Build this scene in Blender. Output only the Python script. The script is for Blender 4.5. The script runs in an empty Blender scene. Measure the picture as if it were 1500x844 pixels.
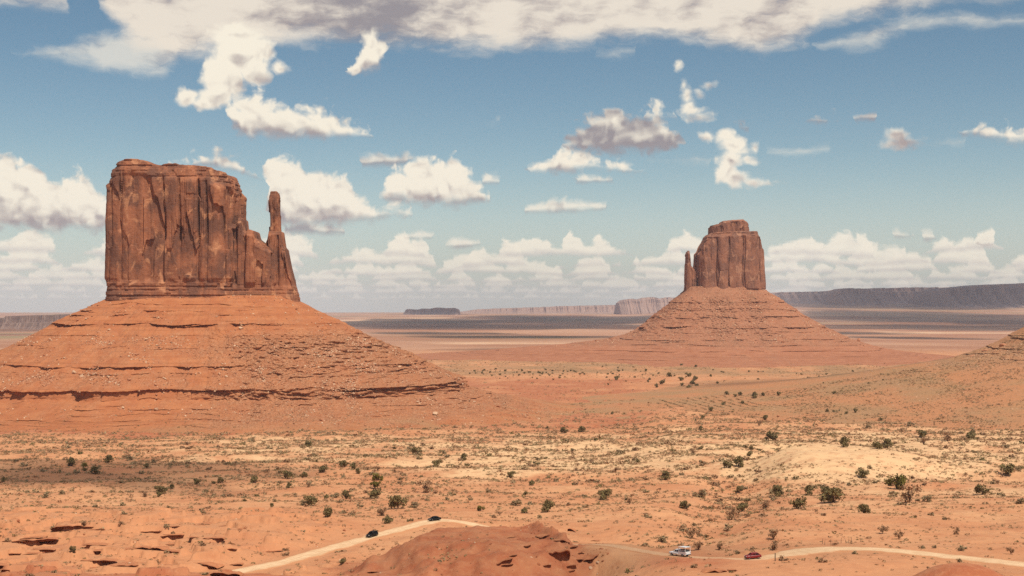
import bpy, bmesh, math, random
import numpy as np
from mathutils import Vector, Matrix, noise as mnoise

random.seed(7); RNG = np.random.default_rng(11)
C = bpy.context.scene
COL = C.collection

# ------------------------------------------------------------------ camera, sky, sun, exposure
F, CX, HY, H = 2000.0, 750.0, 458.0, 130.0        # focal length and level line in photo pixels, eye height in m
cam_d = bpy.data.cameras.new('camera'); cam = bpy.data.objects.new('camera', cam_d); COL.objects.link(cam)
cam.location = (0, 0, H); cam.rotation_euler = (math.pi/2, 0, 0)
cam_d.sensor_width = 36; cam_d.lens = 36*F/1500; cam_d.shift_y = (HY-422)/1500
cam_d.clip_start = 1; cam_d.clip_end = 200000
C.camera = cam
C.view_settings.view_transform = 'Standard'; C.view_settings.look = 'None'
C.view_settings.gamma = 1; C.view_settings.use_curve_mapping = False
C.view_settings.exposure = 0.08
C.render.engine = 'CYCLES'
C.cycles.max_bounces = 5; C.cycles.diffuse_bounces = 2; C.cycles.glossy_bounces = 2
C.cycles.volume_bounces = 1; C.cycles.transparent_max_bounces = 24
C.cycles.use_denoising = False

SUN = Vector((0.26, -0.42, 0.87)).normalized()     # towards the sun: high, behind the viewer, a little right
SUN_EL = math.asin(SUN.z); SUN_AZ = math.atan2(SUN.x, SUN.y)
sd = bpy.data.lights.new('sun', 'SUN'); sd.energy = 4.7; sd.angle = math.radians(0.53); sd.color = (1.0, 0.93, 0.82)
so = bpy.data.objects.new('sun', sd); COL.objects.link(so); so.location = (200, -200, 900)
so.rotation_euler = SUN.to_track_quat('Z', 'Y').to_euler()


class NG:
    """small helper to write node graphs"""
    def __init__(s, tree): s.t = tree; s.n = tree.nodes; s.l = tree.links
    def put(s, sock, v):
        if isinstance(v, bpy.types.NodeSocket): s.l.new(v, sock)
        elif v is not None: sock.default_value = v
    def m(s, op, a, b=None, c=None, clamp=False):
        n = s.n.new('ShaderNodeMath'); n.operation = op; n.use_clamp = clamp
        s.put(n.inputs[0], a); s.put(n.inputs[1], b); s.put(n.inputs[2], c)
        return n.outputs[0]
    def v(s, op, a, b=None, scale=None):
        n = s.n.new('ShaderNodeVectorMath'); n.operation = op
        s.put(n.inputs[0], a); s.put(n.inputs[1], b)
        if scale is not None: s.put(n.inputs['Scale'], scale)
        return n.outputs['Value'] if op in ('DOT_PRODUCT', 'LENGTH') else n.outputs[0]
    def xyz(s, x, y, z=0.0):
        n = s.n.new('ShaderNodeCombineXYZ'); s.put(n.inputs[0], x); s.put(n.inputs[1], y); s.put(n.inputs[2], z); return n.outputs[0]
    def sep(s, v):
        n = s.n.new('ShaderNodeSeparateXYZ'); s.put(n.inputs[0], v); return n.outputs
    def noise(s, v, scale, detail=4, rough=.5, dim='3D', dist=0.0):
        n = s.n.new('ShaderNodeTexNoise'); n.noise_dimensions = dim
        s.put(n.inputs['Vector'], v); n.inputs['Scale'].default_value = scale
        n.inputs['Detail'].default_value = detail; n.inputs['Roughness'].default_value = rough
        n.inputs['Distortion'].default_value = dist
        return n.outputs[0]
    def voro(s, v, scale, detail=0, dim='3D', feature='F1', out=0, rough=.5):
        n = s.n.new('ShaderNodeTexVoronoi'); n.voronoi_dimensions = dim; n.feature = feature
        s.put(n.inputs['Vector'], v); n.inputs['Scale'].default_value = scale
        if detail: n.inputs['Detail'].default_value = detail; n.inputs['Roughness'].default_value = rough
        return n.outputs[out]
    def ss(s, x, a, b, lo=0.0, hi=1.0):
        n = s.n.new('ShaderNodeMapRange'); n.interpolation_type = 'SMOOTHSTEP'
        s.put(n.inputs[0], x); s.put(n.inputs[1], a); s.put(n.inputs[2], b); s.put(n.inputs[3], lo); s.put(n.inputs[4], hi)
        return n.outputs[0]
    def mix(s, f, a, b, mode='MIX'):
        n = s.n.new('ShaderNodeMix'); n.data_type = 'RGBA'; n.blend_type = mode; n.clamp_factor = True
        s.put(n.inputs[0], f)
        for k, x in ((6, a), (7, b)):
            s.put(n.inputs[k], (*x, 1.0) if isinstance(x, tuple) and len(x) == 3 else x)
        return n.outputs[2]
    def tc(s, which): return s.n.new('ShaderNodeTexCoord').outputs[which]
    def attr(s, name):
        n = s.n.new('ShaderNodeAttribute'); n.attribute_name = name; return n
    def bump(s, h, strength, dist):
        n = s.n.new('ShaderNodeBump'); n.inputs['Strength'].default_value = strength; n.inputs['Distance'].default_value = dist
        s.put(n.inputs['Height'], h); return n.outputs[0]


# --- clouds of the far sky, each as (photo x, top, base) outlines: turned into directions (azimuth, elevation) of the sky
U0, UW, PM = 0.40, 0.80, 480.0

def az(px): return math.atan((px-CX)/F)

def curve_points(clouds):
    """clouds of one layer -> list of (t, top, base, dark); between clouds the layer is empty"""
    pts = []
    for dark, c in clouds:
        c = [p if len(p) == 4 else (*p, dark) for p in c]
        y0 = (c[0][1]+c[0][2])/2; y1 = (c[-1][1]+c[-1][2])/2
        a, b = c[0], c[-1]
        if a[0] > -90: pts += [(a[0]-9, y0+40, y0-40, a[3])]
        pts += c
        if b[0] < 1590: pts += [(b[0]+9, y1+40, y1-40, b[3])]
    pts.sort(key=lambda p: p[0])
    return pts

LAYERS = {
 'sheet': dict(soft=34, namp=40, bamp=1.0, thick=70, clouds=[(0.25, [(-95,-200,38),(0,-200,40),(60,-200,42),(100,-200,36),(112,-200,-40),(134,-200,-40),(142,-200,30),(160,-200,55),(200,-200,92),(250,-200,106),
      (300,-200,98),(330,-200,84),(400,-200,80,.3),(460,-200,74,.7),(500,-200,72,1.),(600,-200,72,1.),(640,-200,80,.75),(700,-200,80,.35),(780,-200,80),(860,-200,76),(900,-200,66),(1000,-200,68),(1050,-200,78),(1090,-200,86),
      (1115,-200,94),(1150,-200,84),(1185,-200,74),(1200,-200,62),(1250,-200,46),(1300,-200,38),(1400,-200,32),(1500,-200,27),(1600,-200,24)])]),
 'wisp': dict(soft=26, namp=34, bamp=1.0, thick=30, clouds=[(0.25, [(20,95,106),(60,88,108),(120,75,112),(150,60,126),(230,50,128),(262,60,100)]), (.3, [(690,177,183),(715,174,183),(740,168,182)]),
     
      (.25, [(1195,72,80),(1250,58,86),(1280,48,82),(1340,40,62),(1400,33,60),(1430,40,64),(1500,48,68),(1600,50,66)]), (.25, [(870,80,88),(905,76,84),(932,70,80)])]),
 'm1': dict(soft=14, namp=30, bamp=.5, thick=60, clouds=[
      (.15, [(512,95,115),(520,80,116),(535,45,112),(548,40,108),(565,52,88),(572,66,80)]),
      (1., [(824,200,222),(846,182,228),(878,160,230),(897,146,230),(912,164,230),(962,158,229),(990,190,224),(1004,204,219)]),
      (.9, [(1075,185,196),(1090,184,196),(1102,187,194)]), (.9, [(1175,176,188),(1205,175,190),(1232,178,188)]), (.95, [(1254,174,188),(1270,169,188),(1284,176,186)]),
     ]),
 'm2': dict(soft=14, namp=28, bamp=.4, thick=55, clouds=[(.35, [(332,150,185),(345,146,205),(370,138,208),(385,134,209),(400,148,209),(430,160,209),(465,152,208),(487,156,208),(502,176,206),(552,194,204)]),
      (.05, [(943,162,178),(965,147,181),(990,163,178)]),
      ]),
 'm5': dict(soft=14, namp=28, bamp=.4, thick=55, clouds=[(.3, [(392,233,322),(402,229,332),(440,236,335),(456,250,335),(480,247,335),(510,255,333),(522,280,331),(545,300,327),(560,297,323),(590,297,321),(608,310,318)]),
      ]),
 'm3': dict(soft=14, namp=32, bamp=.4, thick=70, clouds=[(.35, [(-95,235,348),(0,233,348),(30,240,348),(60,250,348),(75,262,348),(95,254,348),(115,250,348),(130,266,348),(150,285,348),(168,300,345)]),
      (.6, [(248,240,256),(290,231,250),(310,222,253),(325,221,256),(345,234,259),(365,242,263),(394,262,270)]),
      (.25, [(553,280,298),(570,257,300),(575,244,300),(600,235,301),(620,226,303),(650,225,303),(680,230,303),(690,254,301),(710,274,298),(722,287,294)]),
      (.15, [(777,245,255),(800,224,257),(820,208,256),(850,211,255),(875,227,251),(900,235,253),(925,237,255),(946,248,254)]),
      (.3, [(1403,203,209),(1440,191,216),(1480,199,227),(1500,200,228),(1600,200,230)])]),
 'm4': dict(soft=8, namp=10, bamp=.5, thick=18, clouds=[(.8, [(528,231,245),(560,224,245),(604,223,243)]), (.4, [(698,261,270),(712,251,271),(735,263,269)]),
      (.25, [(840,257,268),(870,256,268),(902,261,267)]), (.2, [(1305,341,352),(1320,339,353),(1335,345,352)]), (.2, [(1432,357,366),(1450,351,366),(1462,356,364)])]),
 'm6': dict(soft=8, namp=10, bamp=.5, thick=18, clouds=[(1., [(412,333,346),(450,325,345),(505,332,345)]), (.2, [(592,341,350),(615,336,351),(634,342,349)]), (.2, [(652,353,362),(668,349,364),(702,350,359)]),
      (.2, [(768,304,312),(800,289,313),(830,291,312),(892,296,307)]), (.2, [(1345,344,356),(1356,341,357),(1370,347,354)])]),
 'wisp2': dict(soft=22, namp=26, bamp=1., thick=20, clouds=[(.3, [(945,231,239),(1000,232,241),(1040,232,239)]), (.3, [(1130,225,232),(1190,221,232),(1222,220,227)]), (.3, [(1340,221,227),(1400,218,226),(1420,216,222)])]),
}

def build_world():
    w = bpy.data.worlds.new('World'); C.world = w; w.use_nodes = True
    t = w.node_tree; t.nodes.clear(); g = NG(t)
    out = t.nodes.new('ShaderNodeOutputWorld'); bg = t.nodes.new('ShaderNodeBackground'); t.links.new(bg.outputs[0], out.inputs[0])
    STR = 0.1
    bg.inputs[1].default_value = STR
    sky = t.nodes.new('ShaderNodeTexSky'); sky.sky_type = 'NISHITA'; sky.sun_disc = False
    sky.sun_elevation = SUN_EL; sky.sun_rotation = SUN_AZ
    sky.altitude = 1600; sky.air_density = 1.0; sky.dust_density = 2.0; sky.ozone_density = 1.0
    d = g.tc('Generated'); x, y, z = g.sep(d)
    U = g.m('ARCTAN2', x, y)
    hl = g.m('SQRT', g.m('ADD', g.m('MULTIPLY', x, x), g.m('MULTIPLY', y, y)))
    V = g.m('DIVIDE', z, g.m('MAXIMUM', hl, 1e-4))
    # photo-like scale: one unit = 1/2000 rad; py grows downwards from the level line
    PX = g.m('MULTIPLY', U, F)   # photo x minus the middle column
    PYv = g.m('SUBTRACT', HY, g.m('MULTIPLY', V, F))
    P = g.xyz(PX, PYv)
    warpn = t.nodes.new('ShaderNodeTexNoise'); warpn.noise_dimensions = '2D'
    t.links.new(P, warpn.inputs['Vector']); warpn.inputs['Scale'].default_value = 1/34; warpn.inputs['Detail'].default_value = 5
    wx, wy, wz = g.sep(warpn.outputs[1])
    PXw = g.m('ADD', PX, g.m('MULTIPLY', g.m('SUBTRACT', wx, .5), 34.0))
    PYw = g.m('ADD', PYv, g.m('MULTIPLY', g.m('SUBTRACT', wy, .5), 14.0))

    def billow(dx, dy):
        p = g.v('ADD', g.xyz(PXw, PYv), (dx, dy, 0))
        a = g.noise(p, 1/32, 5, .5, '2D')
        b = g.voro(p, 1/19, 2.0, '2D', 'SMOOTH_F1')
        return g.m('ADD', g.m('SUBTRACT', a, .5), g.m('MULTIPLY', g.m('SUBTRACT', .42, b), .8))
    N1 = billow(0, 0)
    def soft_billow(dx, dy):
        p = g.v('ADD', g.xyz(PXw, PYv), (dx, dy, 0))
        return g.m('ADD', g.noise(p, 1/38, 2.5, .5, '2D'), g.m('MULTIPLY', g.voro(p, 1/24, 1.0, '2D', 'SMOOTH_F1'), -.45))
    relief = g.m('SUBTRACT', soft_billow(0, 0), soft_billow(6.0, -9.0))
    Ps = g.xyz(g.m('MULTIPLY', PXw, .36), PYw)
    NS = g.m('SUBTRACT', g.noise(Ps, 1/24, 7, .6, '2D'), .5)         # streaky, for the high sheet
    NB = g.m('SUBTRACT', g.noise(g.xyz(g.m('MULTIPLY', PXw, .55), PYv), 1/13, 5, .6, '2D'), .5)   # small puffs low over the horizon
    N3 = g.noise(P, 1/90, 3, .5, '2D')

    tnorm = g.m('DIVIDE', g.m('ADD', g.m('DIVIDE', PXw, F), U0), UW, clamp=True)
    base = g.mix(g.ss(V, .0, .22), (1.02, 1.02, .86), (.62, .77, .74))
    col = g.mix(1.0, sky.outputs[0], base, 'MULTIPLY')
    hz = g.ss(V, -.02, .12, 1.0, 0.0)
    col = g.mix(g.m('MULTIPLY', hz, .75), col, (5.7, 5.75, 5.5))
    WHITE = (9.0, 8.3, 6.9); GREY = (3.9, 3.35, 3.25); DARK = (3.0, 2.75, 2.9)
    # rows of small fair-weather clouds, one behind the other, down to the horizon haze
    for k, (yb, hh, wl, cov) in enumerate([(438,6,23,.36),(430,8,29,.34),(421,10,37,.33),(412,12,43,.33),(402,15,55,.33),(391,21,66,.34),(377,24,80,.42)]):
        prof = g.noise(g.xyz(g.m('ADD', PXw, 3000.0+517*k), float(k)*3.3), 1/wl, 2.5, .55, '2D')
        tp = g.m('MULTIPLY', g.m('SUBTRACT', prof, cov), hh/.16)            # cloud height above its base, negative = gap
        up = g.m('SUBTRACT', g.m('MULTIPLY_ADD', g.m('SUBTRACT', g.noise(g.xyz(g.m('ADD', PX, 177.0*k), 0.0), 1/150, 1, .5, '2D'), .5), 1.1*hh, yb+0.0), PYv)
        nz = g.m('MULTIPLY', g.m('ADD', g.m('MULTIPLY', NB, .6), g.m('MULTIPLY', N1, .5)), .9*hh)
        dd = g.m('MINIMUM', g.m('ADD', g.m('SUBTRACT', tp, up), nz), g.m('ADD', g.m('ADD', up, 2.0), g.m('MULTIPLY', nz, .35)))
        al = g.m('MULTIPLY', g.ss(dd, -1.0, 3.0+hh*.22), [.42,.52,.62,.72,.84,.9,.92][k])
        lit = g.m('ADD', g.ss(g.m('DIVIDE', up, float(hh)), -.1, .6), g.m('MULTIPLY', NB, 1.0), clamp=True)
        col = g.mix(al, col, g.mix(lit, (5.9, 5.5, 5.1), (9.2, 8.5, 7.0)))
    for name in ('wisp2', 'm4', 'm6', 'm3', 'm5', 'm2', 'm1', 'wisp', 'sheet'):
        L = LAYERS[name]
        cn = t.nodes.new('ShaderNodeRGBCurve'); mp = cn.mapping; mp.use_clip = True
        pts = curve_points(L['clouds'])
        enc = lambda v: (v+220)/700.0
        for ch in range(3):
            cv = mp.curves[ch]
            use = []
            last = -1
            for p in pts:
                tt = (az(p[0])+U0)/UW
                if tt <= last+.0008: tt = last+.0008
                last = tt
                use.append((min(max(tt, 0), 1), enc(p[1]) if ch == 0 else enc(p[2]) if ch == 1 else p[3]))
            if use[0][0] > 0: use.insert(0, (0.0, use[0][1]))
            if use[-1][0] < 1: use.append((1.0, use[-1][1]))
            cv.points[0].location = use[0]; cv.points[1].location = use[-1]
            for q in use[1:-1]: cv.points.new(*q)
            for q in cv.points: q.handle_type = 'VECTOR'
        mp.update()
        t.links.new(g.xyz(tnorm, tnorm, tnorm), cn.inputs['Color'])
        R, Gc, B = g.sep(cn.outputs[0])
        top = g.m('MULTIPLY_ADD', R, 700.0, -220.0); bs = g.m('MULTIPLY_ADD', Gc, 700.0, -220.0)
        n = NS if name in ('sheet', 'wisp', 'wisp2') else N1
        na = g.m('MULTIPLY', n, L['namp'])
        dt = g.m('ADD', g.m('SUBTRACT', PYw, top), na)
        db = g.m('ADD', g.m('SUBTRACT', bs, PYv), g.m('MULTIPLY', na, L['bamp']))
        dd = g.m('MINIMUM', dt, db)
        al = g.ss(dd, -5.0, float(L['soft']))
        # lit crown, grey underside
        hgt = g.m('DIVIDE', g.m('SUBTRACT', bs, PYv), g.m('MAXIMUM', g.m('SUBTRACT', bs, top), 8.0), clamp=True)
        if name in ('sheet', 'wisp', 'wisp2'):
            lit = g.m('ADD', g.m('MULTIPLY', NS, 1.5), g.ss(N3, .3, .7, .55, 1.0))
            lit = g.m('SUBTRACT', lit, g.m('MULTIPLY', B, 0.62 if name == 'sheet' else .2))
            if name == 'sheet': al = g.m('MULTIPLY', al, g.ss(g.m('ADD', g.m('ADD', NS, g.m('MULTIPLY', N3, .5)), g.m('MULTIPLY', B, .3)), -.12, .16, .25, .97))
            else: al = g.m('MULTIPLY', al, .62)
        else:
            lit = g.m('ADD', g.ss(hgt, -.05, .5, .1, 1.0), g.m('MULTIPLY', relief, 1.0))
            lit = g.m('ADD', lit, g.m('MULTIPLY', NS, .35))
            lit = g.m('SUBTRACT', lit, g.m('MULTIPLY', B, .72))
            if name in ('m4', 'm6'): al = g.m('MULTIPLY', al, .85)
        lit = g.m('ADD', lit, 0.05, clamp=True)
        gcol = g.mix(B, GREY, DARK)
        cc = g.mix(g.ss(lit, 0.0, .85), gcol, WHITE if name != 'sheet' else (8.0, 7.2, 6.1))
        col = g.mix(al, col, cc)
    # towering clouds with odd outlines: puffs merged together
    PUFFS = [(1040,204,14,9),(1062,203,15,15),(1072,216,22,16),(1056,208,10,8),(1107,221,9,7),(1072,236,24,14),(1094,236,17,9),(1064,256,18,18),(1078,264,22,15),(1104,272,18,7),(1124,272,13,5),(1090,225,14,8),
             (350,88,42,34),(330,118,36,34),(318,148,30,22),(372,110,26,22),(276,152,18,16),(300,160,24,14),(410,105,15,10),(345,60,40,22),(385,80,22,18),
             (1004,128,5,12),(1009,145,9,16),(1018,166,20,10),(1026,172,22,9),(1012,160,12,14),(1036,128,11,6),(1024,140,7,7), (992,97,6,9), (1313,210,20,13),(1320,220,26,11),(545,62,14,20),(535,92,14,16),(556,75,10,12),(520,104,8,8)]
    def puffs(dx, dy):
        best = None
        p = g.v('ADD', g.xyz(g.m('MULTIPLY_ADD', g.m('SUBTRACT', wx, .5), 15.0, PX), g.m('MULTIPLY_ADD', g.m('SUBTRACT', wy, .5), 15.0, PYv)), (dx, dy, 0))
        for cx, cy, rx, ry in PUFFS:
            q = g.n.new('ShaderNodeVectorMath'); q.operation = 'MULTIPLY_ADD'; t.links.new(p, q.inputs[0]); q.inputs[1].default_value = (1/rx, 1/ry, 0); q.inputs[2].default_value = (-(az(cx)*F)/rx, -cy/ry, 0)
            f = g.m('MULTIPLY_ADD', g.v('LENGTH', q.outputs[0]), -float(min(rx, ry)), float(min(rx, ry)))
            best = f if best is None else g.m('SMOOTH_MAX', best, f, 3.0)
        return best
    f0 = puffs(0, 0); f1 = puffs(3, 9); na = g.m('MULTIPLY', N1, 9.0)
    al = g.ss(g.m('ADD', f0, na), -4.0, 6.5)
    lit = g.m('ADD', g.m('MULTIPLY', g.m('SUBTRACT', f1, f0), .04), g.m('ADD', .86, g.m('MULTIPLY', relief, .8)))
    lit = g.m('SUBTRACT', lit, g.ss(PX, 1270-CX, 1300-CX, 0., .45), clamp=True)
    col = g.mix(al, col, g.mix(g.ss(lit, 0.0, .85), GREY, WHITE))
    t.links.new(col, bg.inputs[0])
    w.cycles.sampling_method = 'MANUAL'; w.cycles.sample_map_resolution = 256

build_world()

# ------------------------------------------------------------------ numpy noise
_G = np.stack([np.cos(np.arange(32)*math.pi/16), np.sin(np.arange(32)*math.pi/16)], 1)

def _h(ix, iy, seed):
    h = (ix.astype(np.int64)*374761393 + iy.astype(np.int64)*668265263 + seed*974711) & 0xFFFFFFFF
    h = ((h ^ (h >> 13))*1274126177) & 0xFFFFFFFF
    return (h ^ (h >> 16)) & 0xFFFFFFFF

def hash01(ix, iy=None, seed=0):
    ix = np.asarray(ix); iy = np.zeros_like(ix) if iy is None else iy
    return _h(ix, iy, seed)/4294967296.0

def pn(x, y, seed=0):
    x, y = np.broadcast_arrays(np.asarray(x, float), np.asarray(y, float))
    ix = np.floor(x); iy = np.floor(y); fx = x-ix; fy = y-iy
    u = fx*fx*fx*(fx*(fx*6-15)+10); v = fy*fy*fy*(fy*(fy*6-15)+10)
    def gr(a, b):
        q = _G[_h(ix+a, iy+b, seed) & 31]
        return q[..., 0]*(fx-a)+q[..., 1]*(fy-b)
    n0 = gr(0, 0); n1 = gr(1, 0); n2 = gr(0, 1); n3 = gr(1, 1)
    return (n0+(n1-n0)*u)*(1-v)+(n2+(n3-n2)*u)*v

def fbm(x, y, octs=4, seed=0, gain=.5):
    s = 0; a = 1; f = 1
    for k in range(octs):
        s = s+a*pn(x*f+k*17.3, y*f-k*9.1, seed+k); a *= gain; f *= 2.03
    return s

def sst(x, a, b):
    t = np.clip((x-a)/(b-a), 0, 1); return t*t*(3-2*t)

# ------------------------------------------------------------------ terrain height
P_L = [(3,1350),(60,1250),(150,1050),(250,935),(300,885),(360,852),(390,838),(420,813),(450,785),(480,762),(560,742),(600,734),(740,700),(900,670),(1020,650),(1100,640),(1180,631),(1260,621),(1450,600),(1650,580),
       (1900,560),(2150,545),(2400,531),(2900,519),(3800,505),(5000,495),(6500,488),(8000,482),(10500,476),(13000,470),(16000,464),(20000,460),(30000,457)]
P_R = [(3,1350),(60,1250),(150,1050),(250,900),(300,848),(320,828),(345,817),(365,805),(400,787),(450,766),(520,743),(600,727),(700,704),(800,677),(900,656),(1000,641),(1150,623),(1300,607),(1450,594),(1650,578),
       (1900,560),(2150,545),(2400,531),(2900,519),(3800,505),(5000,495),(6500,488),(8000,482),(10500,476),(13000,470),(16000,464),(20000,460),(30000,457)]
_ld = np.log(np.array([3,60,150,250,300,320,345,360,365,390,400,420,450,480,520,560,600,650,700,740,800,850,900,950,1000,1050,1100,1180,1260,1350,1450,1650,1900,2150,2400,2900,3800,5000,6500,8000,10500,13000,16000,20000,30000.]))
def _tab(P):
    P = np.array(P, float); y = np.interp(_ld, np.log(P[:, 0]), P[:, 1])
    z = H+(HY-y)*np.exp(_ld)/F
    return z
TL, TR = _tab(P_L), _tab(P_R)
TF = _tab([p for p in P_R if p[0] <= 6500]+[(8000,480),(10500,471),(13000,461),(16000,450),(20000,441),(30000,437)])

def at_d(px, py, d):
    """point seen at photo pixel (px, py) at depth d"""
    return np.array([(px-CX)*d/F, d, H+(HY-py)*d/F])

ROAD = [(290,852,382),(330,842,390),(410,825,410),(480,805,432),(545,787,452),(590,775,462),(640,763,474),(690,768,476),(735,781,468),(800,797,430),(885,799,386),(940,808,372),(1000,816,358),(1050,819,350),(1100,820,346),(1140,815,350),(1180,808,357),(1230,804.5,361),
        (1300,807,354),(1400,817,338),(1500,828,322),(1600,842,306),(1800,880,270)]
ROADP = np.array([at_d(*r) for r in ROAD])
def _spline(P, n=14):
    out = []
    for i in range(len(P)-1):
        p0, p1, p2, p3 = P[max(i-1, 0)], P[i], P[i+1], P[min(i+2, len(P)-1)]
        for k in range(n):
            t = k/n
            out.append(.5*((2*p1)+(-p0+p2)*t+(2*p0-5*p1+4*p2-p3)*t*t+(-p0+3*p1-3*p2+p3)*t**3))
    out.append(P[-1]); return np.array(out)
ROADS = _spline(ROADP)

def road_near(x, y):
    """distance to the road and the road's height there (only where it matters)"""
    shp = x.shape; xf = x.ravel(); yf = y.ravel()
    dist = np.full(xf.shape, 1e3); zr = np.zeros(xf.shape)
    m = (yf > 240) & (yf < 520) & (np.abs(xf) < 260)
    idx = np.nonzero(m)[0]
    for s in range(0, len(idx), 20000):
        j = idx[s:s+20000]
        dx = xf[j, None]-ROADS[None, :, 0]; dy = yf[j, None]-ROADS[None, :, 1]
        q = dx*dx+dy*dy; k = q.argmin(1)
        dist[j] = np.sqrt(q[np.arange(len(j)), k]); zr[j] = ROADS[k, 2]
    return dist.reshape(shp), zr.reshape(shp)

def seg_dist(x, y, P):
    best = np.full(x.shape, 1e9)
    for a, b in zip(P[:-1], P[1:]):
        ab = b-a; t = np.clip(((x-a[0])*ab[0]+(y-a[1])*ab[1])/(ab@ab), 0, 1)
        best = np.minimum(best, np.hypot(x-a[0]-t*ab[0], y-a[1]-t*ab[1]))
    return best
RAVINE = np.array([at_d(px, py, d)[:2] for px, py, d in [(1150,640,930),(1115,668,800),(1085,705,680),(1055,745,520),(1020,775,430),(985,800,385)]])

def dome_w(x, y):
    c = at_d(1185, 660, 770); u = (x-c[0]+4*pn(y/30, x/30, 44))/np.where(x < c[0], 44.0, 74.0); v = (y-c[1])/np.where(y < c[1], 84.0, 52.0)
    return np.exp(-(u*u+v*v)**1.5)

def knoll_w(x, y):
    """the rocky red knoll in front of the road bend"""
    u = np.where(x < 0, (x-0)/54.0, (x-0)/31.0); v = np.where(y < 394, (y-394)/52.0, (y-394)/30.0)
    n = .16*fbm(x/14, y/14, 3, 71)
    r = np.sqrt(u*u+v*v)+n
    return 1-sst(r, .42, 1.06)

def ground_z(x, y, full=True):
    x = np.asarray(x, float); y = np.asarray(y, float)
    d = np.maximum(y, 3.0); px = CX+F*x/d
    ld = np.log(d)
    zl = np.interp(ld, _ld, TL); zr_ = np.interp(ld, _ld, TR)
    w = sst(px+30*pn(x/60, y/60, 5), 860, 1010)
    z = zl*(1-w)+zr_*w
    wf = sst(px, 900, 1180)*sst(d, 5000, 8000)
    z = z*(1-wf)+np.interp(ld, _ld, TF)*wf
    z = np.where(y < 3, z+(3-y)*0.05, z)
    near = sst(d, 200, 330)*(1-sst(d, 2000, 5000))
    z = z+near*(2.2*fbm(x/95, y/75, 3, 1)+.9*fbm(x/26, y/22, 3, 2)+.28*fbm(x/7, y/6, 3, 3))
    z = z+sst(d, 2500, 9000)*(9*fbm(x/1100, y/800, 4, 8))*(1-.8*sst(d, 15000, 22000))
    # long sand ridges across the middle distance
    mid = sst(d, 560, 700)*(1-sst(d, 1180, 1300))
    z = z+mid*3.0*fbm(x/140+.3, y/45, 2, 21)
    # rock benches lower left
    bl = (1-sst(px, 380, 560))*(1-sst(d, 470, 560))*sst(d, 300, 360)
    f = 3.2*fbm(x/34, y/24, 4, 31); st = np.floor(f/.9)*.9+.9*sst(f/.9-np.floor(f/.9), .0, .12)
    z = z+bl*(st*2.1)
    # dome of pale sand and the gully beside it
    z = z+12.5*dome_w(x, y)
    rd = seg_dist(x, y, RAVINE)+3*pn(x/12, y/12, 41)
    z = z-5.5*np.exp(-(rd/17)**2)*sst(d, 370, 440)
    # low red steps across the flat between the buttes
    rs = sst(d, 1180, 1300)*(1-sst(d, 1900, 2100))
    q = z+1.2*fbm(x/150, y/110, 4, 51)+d*.004; z = z+rs*(1.3*np.floor(q/1.6)-q*1.3/1.6+.6*sst(q/1.6-np.floor(q/1.6), 0, .1)*1.6)
    # road bed
    dist, zrd = road_near(x, y)
    k = 1-sst(dist, 5.5, 16)
    z = z*(1-k)+zrd*k
    # knoll (cut away from the road bed)
    kw = knoll_w(x, y)*sst(dist, 4.6, 12)
    kn = 9.6*kw
    ks = kn+1.0*fbm(x/11, y/9, 4, 61); kstep = np.floor(ks/1.9)*1.9+1.9*sst(ks/1.9-np.floor(ks/1.9), 0, .22)
    stepm = sst(x+6*pn(x/15, y/15, 66), 2, 14)
    z = z+kw*((1-stepm)*kn/np.maximum(kw, 1e-3)*kw+stepm*kstep)+kw*(1.0*fbm(x/15, y/12, 3, 68)+.5*fbm(x/4, y/3, 3, 67))
    # dark red mound at the lower right corner
    c = at_d(1408, 842, 292); z = z+4.6*np.exp(-(((x-c[0])/10.)**2+((y-c[1])/9.)**2)**1.6)
    return z

_DD = np.concatenate([np.arange(262, 620, 1.2), np.arange(620, 1300, 2.5), np.geomspace(1300, 26000, 500)])
def hits(px, py):
    """ground points seen at the photo pixels (first crossing along each ray)"""
    px = np.atleast_1d(np.asarray(px, float)); py = np.atleast_1d(np.asarray(py, float)); out = np.zeros((len(px), 3))
    for s in range(0, len(px), 400):
        X = (px[s:s+400, None]-CX)/F*_DD[None]; Y = np.broadcast_to(_DD[None], X.shape)
        Z = ground_z(X, Y); R = H+(HY-py[s:s+400, None])/F*_DD[None]
        below = (R <= Z); k = np.where(below.any(1), below.argmax(1), len(_DD)-1)
        i = np.arange(len(k)); km = np.maximum(k-1, 0)
        g0 = R[i, km]-Z[i, km]; g1 = R[i, k]-Z[i, k]; tt = np.where(g0 > g1, g0/np.maximum(g0-g1, 1e-6), 0)
        d = _DD[km]+(np.clip(tt, 0, 1))*(_DD[k]-_DD[km])
        out[s:s+400, 0] = (px[s:s+400]-CX)/F*d; out[s:s+400, 1] = d
        out[s:s+400, 2] = ground_z(out[s:s+400, 0], d)
    return out

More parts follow.
